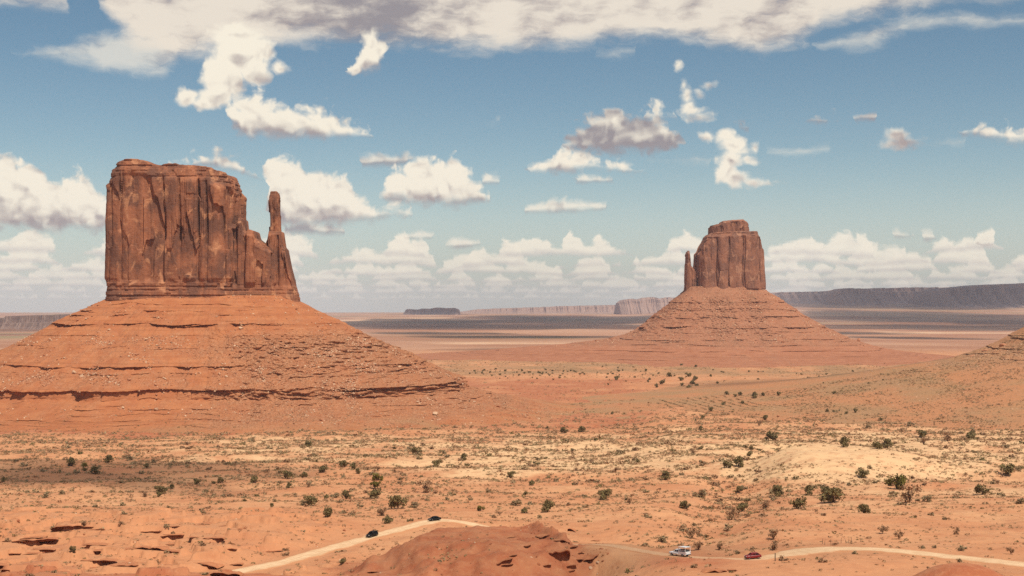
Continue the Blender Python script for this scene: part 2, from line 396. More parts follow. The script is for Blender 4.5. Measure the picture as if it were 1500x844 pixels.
# ------------------------------------------------------------------ mesh and object helpers
def mesh_np(name, v, faces, mats=None, smooth=True, mat_idx=None):
    """faces: (n,4) or (n,3) int array, or a list of such arrays"""
    v = np.ascontiguousarray(v, np.float32).reshape(-1, 3)
    fl = faces if isinstance(faces, list) else [faces]
    fl = [np.asarray(f, np.int32) for f in fl if len(f)]
    me = bpy.data.meshes.new(name)
    me.vertices.add(len(v)); me.vertices.foreach_set('co', v.ravel())
    nl = sum(f.size for f in fl); npoly = sum(len(f) for f in fl)
    me.loops.add(nl); me.loops.foreach_set('vertex_index', np.concatenate([f.ravel() for f in fl]))
    me.polygons.add(npoly)
    tot = np.concatenate([np.full(len(f), f.shape[1], np.int32) for f in fl])
    start = np.concatenate([[0], np.cumsum(tot)[:-1]]).astype(np.int32)
    me.polygons.foreach_set('loop_start', start)
    try: me.polygons.foreach_set('loop_total', tot)
    except Exception: pass
    me.polygons.foreach_set('use_smooth', np.full(npoly, smooth, bool))
    for m in (mats or []): me.materials.append(m)
    if mat_idx is not None: me.polygons.foreach_set('material_index', np.asarray(mat_idx, np.int32))
    me.update(calc_edges=True); me.validate()
    return me

def grid_faces(nr, nc, wrap=False):
    i = np.arange(nr-1)[:, None]; j = np.arange(nc if wrap else nc-1)[None]
    a = i*nc+j; b = i*nc+(j+1) % nc
    return np.stack([a, b, b+nc, a+nc], -1).reshape(-1, 4)

def link(name, me, parent=None):
    o = bpy.data.objects.new(name, me); COL.objects.link(o)
    if parent is not None: o.parent = parent
    return o

def tag(o, label=None, cat=None, group=None, kind=None):
    if label: o['label'] = label
    if cat: o['category'] = cat
    if group: o['group'] = group
    if kind: o['kind'] = kind
    return o

def thing(name, label, cat, loc, rz=0, group=None):
    o = bpy.data.objects.new(name, None); COL.objects.link(o)
    o.location = loc; o.rotation_euler = (0, 0, rz); o.empty_display_size = .5
    return tag(o, label, cat, group)

def color_attr(me, name, rgb):
    a = me.color_attributes.new(name, 'FLOAT_COLOR', 'POINT')
    rgba = np.ones((len(me.vertices), 4), np.float32); rgba[:, :rgb.shape[1]] = rgb
    a.data.foreach_set('color', rgba.ravel())

def mat(name, rough=.9):
    m = bpy.data.materials.new(name); m.use_nodes = True
    g = NG(m.node_tree); b = m.node_tree.nodes['Principled BSDF']
    b.inputs['Roughness'].default_value = rough; b.inputs['Specular IOR Level'].default_value = .15
    return m, g, b

# ------------------------------------------------------------------ materials
def m_ground():
    m, g, b = mat('desert_ground')
    a = g.attr('zone'); R, G_, B = g.sep(a.outputs['Vector'])
    a2 = g.attr('far'); FR, FG, FB = g.sep(a2.outputs['Vector'])
    p = g.tc('Object')
    n1 = g.noise(p, 1/40, 5, .6); n2 = g.noise(p, 1/6, 5, .6); n3 = g.noise(p, .8, 4, .6); nb = g.noise(p, 1/170, 4, .55)
    col = g.mix(g.ss(n1, .3, .7), (.48, .20, .092), (.57, .28, .135))
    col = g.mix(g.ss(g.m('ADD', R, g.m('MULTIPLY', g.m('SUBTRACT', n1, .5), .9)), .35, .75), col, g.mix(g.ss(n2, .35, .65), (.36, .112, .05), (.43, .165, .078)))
    col = g.mix(g.ss(g.m('ADD', G_, g.m('MULTIPLY', g.m('SUBTRACT', n1, .5), 1.5)), .12, 1.15), col, (.66, .41, .215))
    col = g.mix(g.m('MULTIPLY', g.ss(n2, .45, .70), .5), col, (.40, .155, .07))
    col = g.mix(g.m('MULTIPLY', g.ss(g.noise(g.v('MULTIPLY', p, (1/26., 1/14., 0.)), 1.0, 5, .65), .52, .7), .4), col, (.34, .17, .09))
    col = g.mix(g.m('MULTIPLY', g.ss(n3, .5, .8), .25), col, (.68, .36, .18))
    # flats grown over with low grey-green scrub
    sc = g.mix(g.ss(n2, .35, .65), (.22, .135, .068), (.37, .20, .098))
    col = g.mix(g.m('MULTIPLY', g.ss(g.m('ADD', B, g.m('MULTIPLY', g.m('SUBTRACT', nb, .5), .9)), .3, .9), .85), col, sc)
    # far plain: pink sand, brown scrub, olive grass
    ps = g.v('MULTIPLY', p, (.75, 1., 0.))
    f1 = g.noise(ps, 1/900, 5, .62, dist=.6); f2 = g.noise(ps, 1/1700, 5, .6, dist=.5)
    fc = g.mix(g.ss(f1, .38, .62), (.33, .15, .083), (.44, .235, .14))
    fc = g.mix(g.m('MULTIPLY', g.ss(f2, .5, .62), FG), fc, (.25, .19, .095))
    fc = g.mix(g.m('MULTIPLY', g.ss(f2, .5, .38), g.m('MULTIPLY', FB, .8)), fc, (.66, .43, .26))
    col = g.mix(FR, col, fc)
    m.node_tree.links.new(col, b.inputs['Base Color'])
    h = g.m('ADD', g.m('MULTIPLY', n2, 1.2), g.m('MULTIPLY', n3, .35))
    m.node_tree.links.new(g.bump(h, .55, .8), b.inputs['Normal'])
    return m

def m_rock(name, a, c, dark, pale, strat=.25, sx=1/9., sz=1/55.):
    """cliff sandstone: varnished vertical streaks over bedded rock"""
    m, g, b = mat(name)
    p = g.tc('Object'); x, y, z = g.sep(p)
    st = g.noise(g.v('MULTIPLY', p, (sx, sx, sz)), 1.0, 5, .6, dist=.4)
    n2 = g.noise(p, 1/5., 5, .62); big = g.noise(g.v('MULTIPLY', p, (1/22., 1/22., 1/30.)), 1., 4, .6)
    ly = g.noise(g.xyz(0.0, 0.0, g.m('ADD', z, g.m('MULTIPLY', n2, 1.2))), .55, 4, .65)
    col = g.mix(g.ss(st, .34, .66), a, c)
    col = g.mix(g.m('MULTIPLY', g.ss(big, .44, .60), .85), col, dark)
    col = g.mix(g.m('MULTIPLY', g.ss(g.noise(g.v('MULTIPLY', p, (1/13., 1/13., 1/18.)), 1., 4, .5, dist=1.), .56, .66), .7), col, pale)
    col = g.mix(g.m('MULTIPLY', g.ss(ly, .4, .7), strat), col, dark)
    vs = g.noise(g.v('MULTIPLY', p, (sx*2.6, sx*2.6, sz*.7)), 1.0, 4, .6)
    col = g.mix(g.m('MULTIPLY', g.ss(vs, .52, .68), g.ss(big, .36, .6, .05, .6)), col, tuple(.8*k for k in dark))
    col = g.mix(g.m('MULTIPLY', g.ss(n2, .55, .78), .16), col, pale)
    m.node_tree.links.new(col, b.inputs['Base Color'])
    h = g.m('ADD', g.m('MULTIPLY', g.noise(p, .35, 6, .65), 2.0), ly)
    m.node_tree.links.new(g.bump(h, .35, .8), b.inputs['Normal'])
    return m

def m_talus(name, a, c, pale):
    m, g, b = mat(name)
    at = g.attr('rub'); R, G_, B = g.sep(at.outputs['Vector'])
    p = g.tc('Object'); x, y, z = g.sep(p)
    n1 = g.noise(p, 1/16., 5, .6); n2 = g.noise(p, 1/2.6, 5, .65)
    ly = g.noise(g.xyz(0.0, 0.0, g.m('ADD', z, g.m('MULTIPLY', n1, 3.0))), .28, 4, .6)
    col = g.mix(g.ss(n1, .35, .65), a, c)
    col = g.mix(g.m('MULTIPLY', g.ss(ly, .45, .7), .55), col, tuple(.66*k for k in a))
    ly2 = g.noise(g.xyz(0.0, 0.0, g.m('ADD', z, g.m('MULTIPLY', n1, 2.0))), .85, 2, .5)
    col = g.mix(g.m('MULTIPLY', g.m('MULTIPLY', g.ss(ly2, .56, .66), g.ss(n1, .4, .55)), g.m('SUBTRACT', .7, R)), col, tuple(.5*k for k in a))
    col = g.mix(G_, col, g.mix(g.m('MULTIPLY', g.ss(g.voro(p, 1/4.2, 0), .34, .12), g.ss(n1, .3, .6, .2, .75)), g.mix(g.ss(g.noise(p, 1/75., 4, .55), .40, .60), (.44, .19, .086), (.36, .19, .09)), (.17, .115, .06)))
    col = g.mix(g.m('MULTIPLY', R, g.ss(n2, .45, .68, .2, .85)), col, pale)
    vc = g.voro(p, 1/1.5, 0, out=0)
    col = g.mix(g.m('MULTIPLY', g.m('MULTIPLY', R, .55), g.ss(vc, .42, .62)), col, tuple(.5*k for k in a))
    m.node_tree.links.new(col, b.inputs['Base Color'])
    h = g.m('ADD', g.m('MULTIPLY', n2, .8), g.m('MULTIPLY', g.m('MULTIPLY', R, -1.2), vc))
    m.node_tree.links.new(g.bump(h, .8, 1.4), b.inputs['Normal'])
    return m

def m_plain(name, col, rough=.8, var=.25, scale=1.5, spec=.2, metal=0.0):
    m, g, b = mat(name, rough)
    n = g.noise(g.tc('Object'), scale, 4, .6)
    c = g.mix(n, tuple(k*(1-var) for k in col), tuple(min(1, k*(1+var)) for k in col))
    m.node_tree.links.new(c, b.inputs['Base Color']); b.inputs['Specular IOR Level'].default_value = spec; b.inputs['Metallic'].default_value = metal
    return m

def m_leaf(name, c1, c2):
    m, g, b = mat(name, .8)
    oi = g.n.new('ShaderNodeObjectInfo')
    n = g.noise(g.tc('Object'), .9, 3, .6)
    c = g.mix(g.ss(n, .3, .7), c1, c2)
    c = g.mix(g.m('MULTIPLY', oi.outputs['Random'], .5), c, tuple(.62*k for k in c2))
    m.node_tree.links.new(c, b.inputs['Base Color'])
    return m

def m_road():
    m, g, b = mat('road_gravel', .95)
    R, G_, B = g.sep(g.attr('across').outputs['Vector']); p = g.tc('Object')
    n = g.noise(p, 1/3., 5, .65); n2 = g.noise(p, 1/14., 4, .6)
    col = g.mix(g.ss(n, .3, .7), (.57, .345, .185), (.69, .45, .26))
    col = g.mix(g.m('MULTIPLY', g.ss(g.m('ABSOLUTE', g.m('SUBTRACT', R, .19)), .10, .02), g.ss(n2, .3, .6, .2, .7)), col, (.75, .53, .32))
    col = g.mix(g.m('MULTIPLY', G_, .62), col, (.53, .27, .14))
    col = g.mix(g.ss(g.m('ADD', R, g.m('MULTIPLY', g.m('SUBTRACT', n2, .5), 1.1)), .48, .80), col, (.50, .225, .105))
    m.node_tree.links.new(col, b.inputs['Base Color']); m.node_tree.links.new(g.bump(g.m('ADD', n, g.noise(p, 2.5, 3, .6)), .5, .25), b.inputs['Normal'])
    return m

M = dict(ground=m_ground(),
    cliff=m_rock('west_cliff', (.36,.137,.067), (.25,.096,.050), (.14,.063,.041), (.54,.25,.125)),
    cliff2=m_rock('east_cliff', (.33,.14,.078), (.25,.105,.062), (.18,.082,.054), (.46,.23,.135), sx=1/12., sz=1/70.),
    talus=m_talus('west_talus', (.375,.127,.052), (.435,.162,.067), (.54,.31,.18)),
    talus2=m_talus('east_talus', (.34,.130,.066), (.40,.165,.086), (.47,.26,.155)),
    hill=m_talus('hill_talus', (.42,.185,.085), (.36,.175,.085), (.52,.31,.18)),
    ledge=m_rock('ledge_rock', (.50,.20,.088), (.42,.155,.07), (.32,.115,.055), (.60,.32,.16), strat=.25, sx=1/3., sz=1/2.),
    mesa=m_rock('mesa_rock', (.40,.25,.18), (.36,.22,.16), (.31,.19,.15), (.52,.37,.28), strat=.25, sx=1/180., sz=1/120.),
    road=m_road(),
    red_boulder=m_plain('red_boulder', (.42,.18,.092), .9, .35, .8), red_stone=m_plain('red_stone', (.34,.12,.055), .9, .35, .8), pale_boulder=m_plain('pale_boulder', (.54,.34,.21), .9, .25, .8),
    juniper=m_leaf('juniper_leaves', (.14,.102,.038), (.24,.178,.072)), green=m_leaf('green_leaves', (.11,.09,.014), (.19,.15,.03)),
    dry=m_leaf('dry_twigs', (.27,.145,.075), (.40,.235,.125)), sage=m_leaf('sage_leaves', (.26,.175,.088), (.38,.265,.14)),
    straw=m_leaf('straw_grass', (.55,.38,.18), (.68,.48,.24)),
    bark=m_plain('bark', (.11,.07,.045), .95, .3, 3.),
    black=m_plain('black_paint', (.008,.0075,.007), .5, .1, 1., .2), white=m_plain('white_paint', (.80,.79,.76), .35, .04, 1., .5),
    redp=m_plain('red_paint', (.21,.012,.010), .4, .1, 1., .5), glass=m_plain('car_glass', (.012,.012,.012), .2, .1, 1., .35),
    tyre=m_plain('tyre_rubber', (.022,.020,.019), .9, .2, 4.), rim=m_plain('wheel_rim', (.42,.41,.40), .35, .1, 4., .5, .6),
    lamp=m_plain('headlight_glass', (.75,.75,.72), .12, .05, 4., .6), tail=m_plain('tail_light_glass', (.30,.01,.01), .2, .1, 4., .5),
    grey=m_plain('dark_trim', (.05,.05,.05), .6, .2, 4.), wood=m_plain('weathered_wood', (.10,.065,.045), .9, .3, 6.))

# ------------------------------------------------------------------ ground sheet
def zones(x, y, z):
    d = np.maximum(y, 3); px = CX+F*x/d; py = HY-(z-H)*F/d
    n = fbm(x/70, y/60, 4, 91); n2 = fbm(x/25, y/22, 3, 92)
    kw = knoll_w(x, y)
    edge = 1105+70*n+60*sst(px, 300, 700)
    red = .9*sst(d, edge-25, edge+60)*(1-sst(d, 1900, 2150))*(1-sst(px, 900, 1080))*(.75+.5*n)
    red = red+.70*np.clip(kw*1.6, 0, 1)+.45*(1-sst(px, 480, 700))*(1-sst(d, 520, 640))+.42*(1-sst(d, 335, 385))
    red = red+.55*np.exp(-(((px-150)/190)**2+((py-690)/22)**2))  # cloud shade on the left flat, also put into the ground colour
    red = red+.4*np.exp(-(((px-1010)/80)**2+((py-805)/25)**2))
    c = at_d(1408, 842, 292); red = red+1.1*np.exp(-(((x-c[0])/10.)**2+((y-c[1])/9.)**2)**1.6)
    red = red+.3*sst(d, edge-60, edge)*(1-sst(px, 250, 420))
    dm = dome_w(x, y)
    pw = 30*pn(px/150, py/90, 95)+14*pn(px/60, py/45, 96)
    pale = 1.1*sst(dm, .08, .5)+.72*np.exp(-((py-663-26*n-pw)/28)**2)*sst(px, 60, 420)*(1-.35*sst(px, 1250, 1500))*(1-sst(d, edge-40, edge+30))
    pale = pale*(.55+.9*np.clip(.5+n2, 0, 1))+.4*np.exp(-((py-672)/34)**2)*sst(px, 560, 760)*(1-sst(px, 950, 1100))
    pale = pale+.45*sst(px, 1000, 1200)*sst(d, 430, 600)*(1-sst(d, 1000, 1250))
    grn = .85*sst(d, 1950, 2150)*(1-sst(d, 2550, 2800))*(.75+.6*n)*sst(px, 560, 660)+.55*np.exp(-((px-1130)/190)**2)*np.exp(-((py-566)/16)**2)
    grn = grn+.3*sst(px, 1080, 1250)*np.exp(-((py-585)/24)**2)
    far = sst(d, 2700, 3500)
    fg = .8*np.exp(-((py-496)/7)**2)*(1-sst(px, 820, 960))+.7*np.exp(-((py-488)/9)**2)*sst(-px, -300, 0)+.6*sst(d, 7000, 10000)
    fb = np.exp(-((py-486)/4.5)**2)*sst(px, 1120, 1220)+np.exp(-((py-503)/5)**2)*sst(px, 600, 700)*(1-sst(px, 940, 1000))+.7*sst(d, 9500, 12000)
    return np.stack([red, pale, grn], -1).clip(0, 1.3), np.stack([far, fg.clip(0, 1), fb.clip(0, 1)], -1)

def build_ground():
    ts = np.concatenate([np.linspace(-3.2, -.46, 60)[:-1], np.linspace(-.46, .46, 780), np.linspace(.46, 3.2, 60)[1:]])
    ys = np.concatenate([np.arange(-60, 240, 12), np.arange(240, 290, 3), np.arange(290, 620, .95), np.geomspace(620, 1300, 330)[:-1], np.geomspace(1300, 26000, 330)])
    Y = np.repeat(ys[:, None], len(ts), 1); X = ts[None]*(Y+110)*np.where(Y > 200, 1, 1)
    X = X*(1-110/(Y+110)*sst(Y, 100, 260))          # straight rays from the eye beyond 260 m
    Z = np.concatenate([ground_z(X[i:i+60], Y[i:i+60]) for i in range(0, len(ys), 60)])
    me = mesh_np('ground', np.stack([X, Y, Z], -1), grid_faces(len(ys), len(ts)), [M['ground']])
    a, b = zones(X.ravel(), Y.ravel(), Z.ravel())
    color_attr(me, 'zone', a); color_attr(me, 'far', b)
    tag(link('ground', me), kind='structure')
    # gravel road laid on its bed
    T = np.gradient(ROADS, axis=0); T[:, 2] = 0; T /= np.linalg.norm(T, axis=1)[:, None]
    Nn = np.stack([T[:, 1], -T[:, 0], 0*T[:, 0]], 1)
    ws = np.array([-5.2, -4.2, -3.4, -2, -.9, 0, .9, 2, 3.4, 4.2, 5.2]); zs = np.array([-.30, .10, .19, .20, .15, .21, .15, .20, .19, .10, -.30])
    q = CX+F*ROADS[:, 0]/ROADS[:, 1]; wd = 1-.42*sst(q, 690, 800)*(1-sst(q, 1090, 1180))
    k = np.arange(len(ROADS)); j0 = pn(k*.31, 0*k, 3); j1 = pn(k*.31, 0*k+5, 4)
    W = ws[None]*(wd*.92)[:, None]; W = W+np.where(ws < -3, 1.2*j0[:, None], 0)*np.abs(ws)/5+np.where(ws > 3, 1.2*j1[:, None], 0)*np.abs(ws)/5
    V = ROADS[:, None]+Nn[:, None]*W[..., None]+zs[None, :, None]*np.array([0, 0, 1.])
    me = mesh_np('road', V, grid_faces(len(ROADS), 11), [M['road']])
    ac = np.repeat((np.abs(ws)/5.2)[None], len(ROADS), 0).ravel(); dusty = np.repeat((sst(q, 690, 800)*(1-sst(q, 1060, 1190)))[:, None], 11, 1).ravel()
    color_attr(me, 'across', np.stack([ac, dusty, ac*0], 1))
    tag(link('road', me), kind='structure')

build_ground()

# ------------------------------------------------------------------ buttes
def outline(cx, cy, w, dp, n_front, n_back, r=.35, wob=3., seed=0):
    """closed plan outline (rounded box), dense along the front; returns points (n,2), outward normals, arc length"""
    a = np.concatenate([np.linspace(-math.pi*1.08, math.pi*.08, n_front, endpoint=False), np.linspace(math.pi*.08, math.pi*.92, n_back, endpoint=False)])
    e = r
    X = np.sign(np.cos(a))*np.abs(np.cos(a))**e*w/2; Y = np.sign(np.sin(a))*np.abs(np.sin(a))**e*dp/2
    P = np.stack([X, Y], 1)
    # resample evenly in arc length within the dense front part
    Q = np.concatenate([P, P[:1]]); L = np.concatenate([[0], np.cumsum(np.linalg.norm(np.diff(Q, axis=0), axis=1))])
    lf = L[n_front]
    s = np.concatenate([np.linspace(0, lf, n_front, endpoint=False), np.linspace(lf, L[-1], n_back, endpoint=False)])
    P = np.stack([np.interp(s, L, Q[:, 0]), np.interp(s, L, Q[:, 1])], 1)
    T = np.roll(P, -1, 0)-np.roll(P, 1, 0); 
    for _ in range(10): T = (np.roll(T, 1, 0)+T*2+np.roll(T, -1, 0))/4
    T /= np.linalg.norm(T, axis=1)[:, None]
    N = np.stack([T[:, 1], -T[:, 0]], 1)
    N *= np.sign((N*P).sum(1).mean())
    P = P+N*(wob*fbm(s/40, s*0+seed, 3, seed+5))[:, None]
    return P+np.array([cx, cy]), N, s

def cells(s, z, wu, wz, seed, jit=.8):
    """plates of rock: nearest-cell id value 0..1 and distance to the cell's edge (m), cells wu wide and wz high"""
    u = s/wu; v = z/wz; iu = np.floor(u); iv = np.floor(v)
    b1 = np.full(u.shape, 9.); b2 = np.full(u.shape, 9.); val = np.zeros(u.shape)
    for a in (-1, 0, 1):
        for c in (-1, 0, 1):
            x = iu+a; y = iv+c
            cx_ = x+.5+jit*(hash01(x, y, seed)-.5); cy_ = y+.5+jit*(hash01(x, y, seed+1)-.5)
            dd = np.maximum(np.abs(u-cx_), .75*np.abs(v-cy_)+.25*np.abs(u-cx_))
            m = dd < b1
            b2 = np.where(m, b1, np.minimum(b2, dd)); val = np.where(m, hash01(x, y, seed+2), val); b1 = np.where(m, dd, b1)
    return val, (b2-b1)*wu

def columns(s, z, w, seed):
    """tall pillars: value 0..1 and distance to the joint"""
    u = (s+1.0*pn(z/60, s*0+3, seed)*w*.16)/w; i = np.floor(u)
    e = i+.7*(hash01(i, None, seed)-.5); 
    lo = np.where(u >= e, i, i-1); hi = lo+1
    el = lo+.7*(hash01(lo, None, seed)-.5); eh = hi+.7*(hash01(hi, None, seed)-.5)
    t = (u-el)/(eh-el)
    return hash01(lo, None, seed+9), np.minimum(u-el, eh-u)*w, t

def cliff_mesh(name, cx, cy, w, dp, zb, top_fn, nf, nb, nz, seed, material, amp=1., bed=22., cap=16., r=.35, taper=.0, colw=15., lean_fn=None, wob=3.):
    P, N, s = outline(cx, cy, w, dp, nf, nb, r, wob, seed)
    n = len(P)
    topz = top_fn(P[:, 0])                                   # each column's own top
    k = np.linspace(0, 1, nz)
    Z = zb+(topz[None]-zb)*k[:, None]
    S = np.broadcast_to(s[None], Z.shape)
    v1, e1, t1 = columns(S, Z, colw, seed); v2, e2, t2 = columns(S+100, Z, colw*.42, seed+20)
    v3, e3 = cells(S, Z, colw*.8, colw*3.4, seed+40); v4, e4 = cells(S, Z, colw*.3, colw*1.1, seed+60)
    hb = Z-zb; ht = topz[None]-Z
    wall = sst(hb, bed*.8, bed*1.1)*sst(ht, cap*.7, cap*1.2)
    ck = np.clip(.25+1.6*fbm(S/60, Z/40, 3, seed+77), 0, 1)
    off = wall*(6.4*(v1-.5)+1.8*np.sin(np.clip(t1, 0, 1)*math.pi)-5.0*np.exp(-(e1/1.15)**2)*ck
                + 1.1*(v2-.5)*ck-1.0*np.exp(-(e2/.55)**2)*ck**2 + 5.6*(v3-.5)+1.0*(v4-.5)*ck)
    off = off+.9*fbm(S/14, Z/30, 3, seed+80)+.22*fbm(S/2.6, Z/4.5, 3, seed+84)
    # thin beds at the foot and the crown
    lz = np.floor((Z+.5*pn(S/30, Z*0, seed+90))/1.9); lb = (hash01(lz, None, seed+91)-.5)*1.6
    lbn = (hash01(lz, np.floor(S/7+3*hash01(lz, None, seed+93)), seed+92)-.5)*1.0
    off = off+(1-wall)*(lb+lbn)
    off = off+(1-sst(hb, 0, bed))*2.2+sst(ht, cap*.25, cap*.9)*0-(1-sst(ht, 0, cap))*(3.0+1.5*pn(s/20, s*0, seed+95)[None])
    off = off-taper*hb
    off = off*amp
    X = P[None, :, 0]+N[None, :, 0]*off; Y = P[None, :, 1]+N[None, :, 1]*off
    if lean_fn is not None: X = X+lean_fn(Z)
    rows = [np.stack([X, Y, Z], -1)]
    # top surface: draw the rim in towards the spine
    rim = rows[0][-1]
    for q, dz in ((.93, .5), (.8, 1.2), (.6, 1.2), (.4, 1.3), (.2, 1.3), (0.02, 1.3)):
        rr = rim.copy(); rr[:, 1] = cy+(rim[:, 1]-cy)*q
        mx = cx+(rim[:, 0]-cx)*(1-.08*(1-q)); rr[:, 0] = mx
        rr[:, 2] = rim[:, 2]+dz*amp+.8*amp*fbm(mx/6, rr[:, 1]/6, 3, seed+97)
        rows.append(rr[None])
    V = np.concatenate(rows)
    return mesh_np(name, V, grid_faces(len(V), n, True), [material])

def px_profile(pts, D):
    """silhouette points (px, py) -> top height as a function of world x at depth D"""
    p = np.array(pts, float); xs = (p[:, 0]-CX)*D/F; zs = H+(HY-p[:, 1])*D/F
    return lambda x: np.interp(x, xs, zs)

def talus_mesh(name, cx, cy, w, dp, prof, zmin, nf, nb, dz, seed, material, ledges, ext=lambda a: 1.0, mask=lambda x, s: 1.0, rub=lambda x, s, z: 0.*x, gul=2.0, r=.6, soil=None):
    P, N, s = outline(cx, cy, w, dp, nf, nb, r, 0., seed)
    N = N+.35*(P-np.array([cx, cy]))/np.linalg.norm(P-np.array([cx, cy]), axis=1)[:, None]*1.0
    N /= np.linalg.norm(N, axis=1)[:, None]
    for _ in range(40): N = (np.roll(N, 1, 0)+2*N+np.roll(N, -1, 0))/4
    N /= np.linalg.norm(N, axis=1)[:, None]
    pr = np.array(prof, float); zt = pr[0, 1]
    zs = [zt]
    while zs[-1] > zmin:
        z = zs[-1]; step = dz
        if any(-1.7*h-2 < z-zl < 2.2 for zl, h, b, A in ledges): step = dz*.4
        if z < pr[-3, 1]: step = min(step, dz*.8)
        zs.append(z-step)
    zs = np.array(zs)
    rl = np.random.default_rng(seed+200); ledges = list(ledges)+[(zz, rl.uniform(.9, 2.2)*(1.4 if dz > .8 else 1), rl.uniform(1., 2.4), -1.0) for zz in rl.uniform(max(zmin, pr[-3, 1])+6, zt-12, 14)]
    a = np.arctan2(N[:, 0], -N[:, 1])                         # 0 front, + right
    s0 = np.interp(-zs, -pr[:, 1], pr[:, 0])
    Z = np.repeat(zs[:, None], len(s), 1); S = np.repeat(s[None], len(zs), 0)
    so_ = s0[:, None]*ext(a[None], s0[:, None])*(1+.20*sst(s0[:, None], 6, 80)*fbm(S/75, S*0+seed, 3, seed+61))
    rb0 = np.clip(rub(P[None, :, 0]+N[None, :, 0]*so_, so_, Z), 0, 1)
    ang = S+so_*a[None]*.0
    off = np.zeros_like(Z)
    for i, (zl, h, b, A) in enumerate(ledges):
        zw = zl+(2.2+.8*gul)*fbm(s/60, s*0+i, 3, seed+i)[None]; h = h*np.clip(1+1.2*fbm(s/18, s*0+3*i, 2, seed+15+i), .35, 1.7)[None]
        t = Z-zw
        big_ = 1.0 if zl == 58.5 else 0.0
        br = (A*np.clip(.5+1.9*fbm(s/24, s*0+7*i, 3, seed+30+i), big_*.6, 1) if A > 0 else np.clip(3.2*fbm(s/34, s*0+7*i, 2, seed+30+i)-.35, 0, 1))[None]*mask(P[None, :, 0]+N[None, :, 0]*so_, so_)
        blk = (1+2.2*big_)*(hash01(np.floor(S/3.5), np.full(S.shape, i), seed+50)-.5)*.6*b
        up = np.where(t >= 0, np.exp(-t/(1.6*h+2)), 0)
        und = np.where((t < 0) & (t > -h), 1., 0)
        dn = np.where(t <= -h, np.exp((t+h)/(1.2*h+2)), 0)
        off = off+br*((b+blk)*up-(.75*b-.5*blk)*und-.75*b*dn)
    gz_ = sst(so_, 2, 30)
    off = off+gz_*gul*(2.6*fbm(S/48, Z/90, 2, seed+69)+1.6*fbm(S/22+Z*.004, Z/50, 3, seed+70)+.8*fbm(S/6, Z/12, 3, seed+71))+.5*fbm(S/2.4, Z/2, 3, seed+72)
    off = off+gz_*rb0*(5.0*np.abs(fbm(S/7, Z/4.5, 4, seed+76))-1.2)*min(gul, 2.2)
    R = so_+off
    X = P[None, :, 0]+N[None, :, 0]*R; Y = P[None, :, 1]+N[None, :, 1]*R
    Zd = Z+gz_*.5*fbm(X/5, Y/5, 3, seed+73)
    V = np.stack([X, Y, Zd], -1)
    me = mesh_np(name, V, grid_faces(len(zs), len(s), True)[:, ::-1], [material])
    rb = np.clip(rub(X, R, Z)+.5*fbm(X/14, Z/9, 3, seed+75), 0, 1).ravel()
    gb = (soil(X, Y, Zd) if soil else 0*X).ravel()
    color_attr(me, 'rub', np.stack([rb, gb, rb], 1))
    return me, V

def place_local(me, base):
    """move mesh data so that its origin is the thing's base"""
    me.transform(Matrix.Translation((-base[0], -base[1], -base[2])))

# --- west butte
DW = 1450.0
W0 = at_d(296, 640, DW); W0[2] = 24.0
west = thing('sandstone_butte', 'big red sandstone butte on the left with a slim free-standing rock thumb', 'butte', tuple(W0))
topW = px_profile([(150,286),(158,280),(162,262),(168,256),(178,249),(182,243),(190,240),(196,238.5),(212,239),(225,242),(231,246),(246,248),(252,245.5),(268,245),(272,247),(300,248),(318,251),(328,255),(343,258),(351,266),(354,300),(358,325),(365,326)], DW)
cxm = (259-CX)*DW/F
me = cliff_mesh('cliff', cxm, DW, 182*DW/F, 78, 141, topW, 760, 90, 330, 3, M['cliff'], bed=23, cap=15, r=.30, taper=.012)
place_local(me, W0); link('cliff', me, west)
topS = px_profile([(335,330),(352,332),(356,322),(360,324),(362,341),(366,343),(369,339),(377,341),(380,352),(386,356),(394,361),(404,366),(412,368)], DW)
me = cliff_mesh('shoulder', (372-CX)*DW/F, DW-6, 72*DW/F, 46, 139, topS, 420, 50, 200, 13, M['cliff'], bed=21, cap=5, r=.42, taper=.02, colw=9, amp=.75, wob=2)
place_local(me, W0); link('shoulder', me, west)
topB = px_profile([(386,366),(395,350),(397,341),(414,341),(417,363),(421,367),(424,384),(428,402),(432,408),(434,419),(438,424),(440,440)], DW)
me = cliff_mesh('thumb_base', (410-CX)*DW/F, DW-3, 54*DW/F, 40, 139, topB, 380, 50, 200, 17, M['cliff'], bed=19, cap=4, r=.5, taper=.06, colw=9, amp=.7, wob=1.5)
place_local(me, W0); link('thumb_base', me, west)
topT = px_profile([(390,283),(396,283),(398,282),(408,281.5),(411,284),(420,286)], DW)
me = cliff_mesh('thumb', (404.2-CX)*DW/F, DW-3, 17*DW/F, 13.5, 185, topT, 200, 30, 230, 19, M['cliff'], bed=3, cap=8, r=.6, taper=.012, colw=7, amp=.36, wob=.6,
                lean_fn=lambda Z: -(Z-190)*.012)
place_local(me, W0); link('thumb', me, west)
LW = [(138,2.,1.6,.8), (131.5,1.4,1.2,.6), (118.5,3.4,3.4,1.), (107,1.4,1.4,.5), (97,1.2,1.2,.5), (78.5,3.2,3.2,1.), (73,1.0,1.2,.4), (58.5,7.5,3.0,1.3), (44,1.8,2.2,.9), (40,1.6,1.8,.9), (36,1.6,2.0,1.), (32,1.8,2.0,1.), (28.5,1.4,1.6,.9)]
PW = [(-10,148),(0,142.5),(9,138),(22,131),(45,119.5),(66,107),(92,94),(122,79),(140,69),(163,59.5),(169,50),(196,41.5),(232,33),(285,26.5),(340,20),(420,6)]
def maskW(x, s): return (1-.85*sst(x, -290, -215)*(1-.75*sst(x, -170, -140)*(s < 215)))
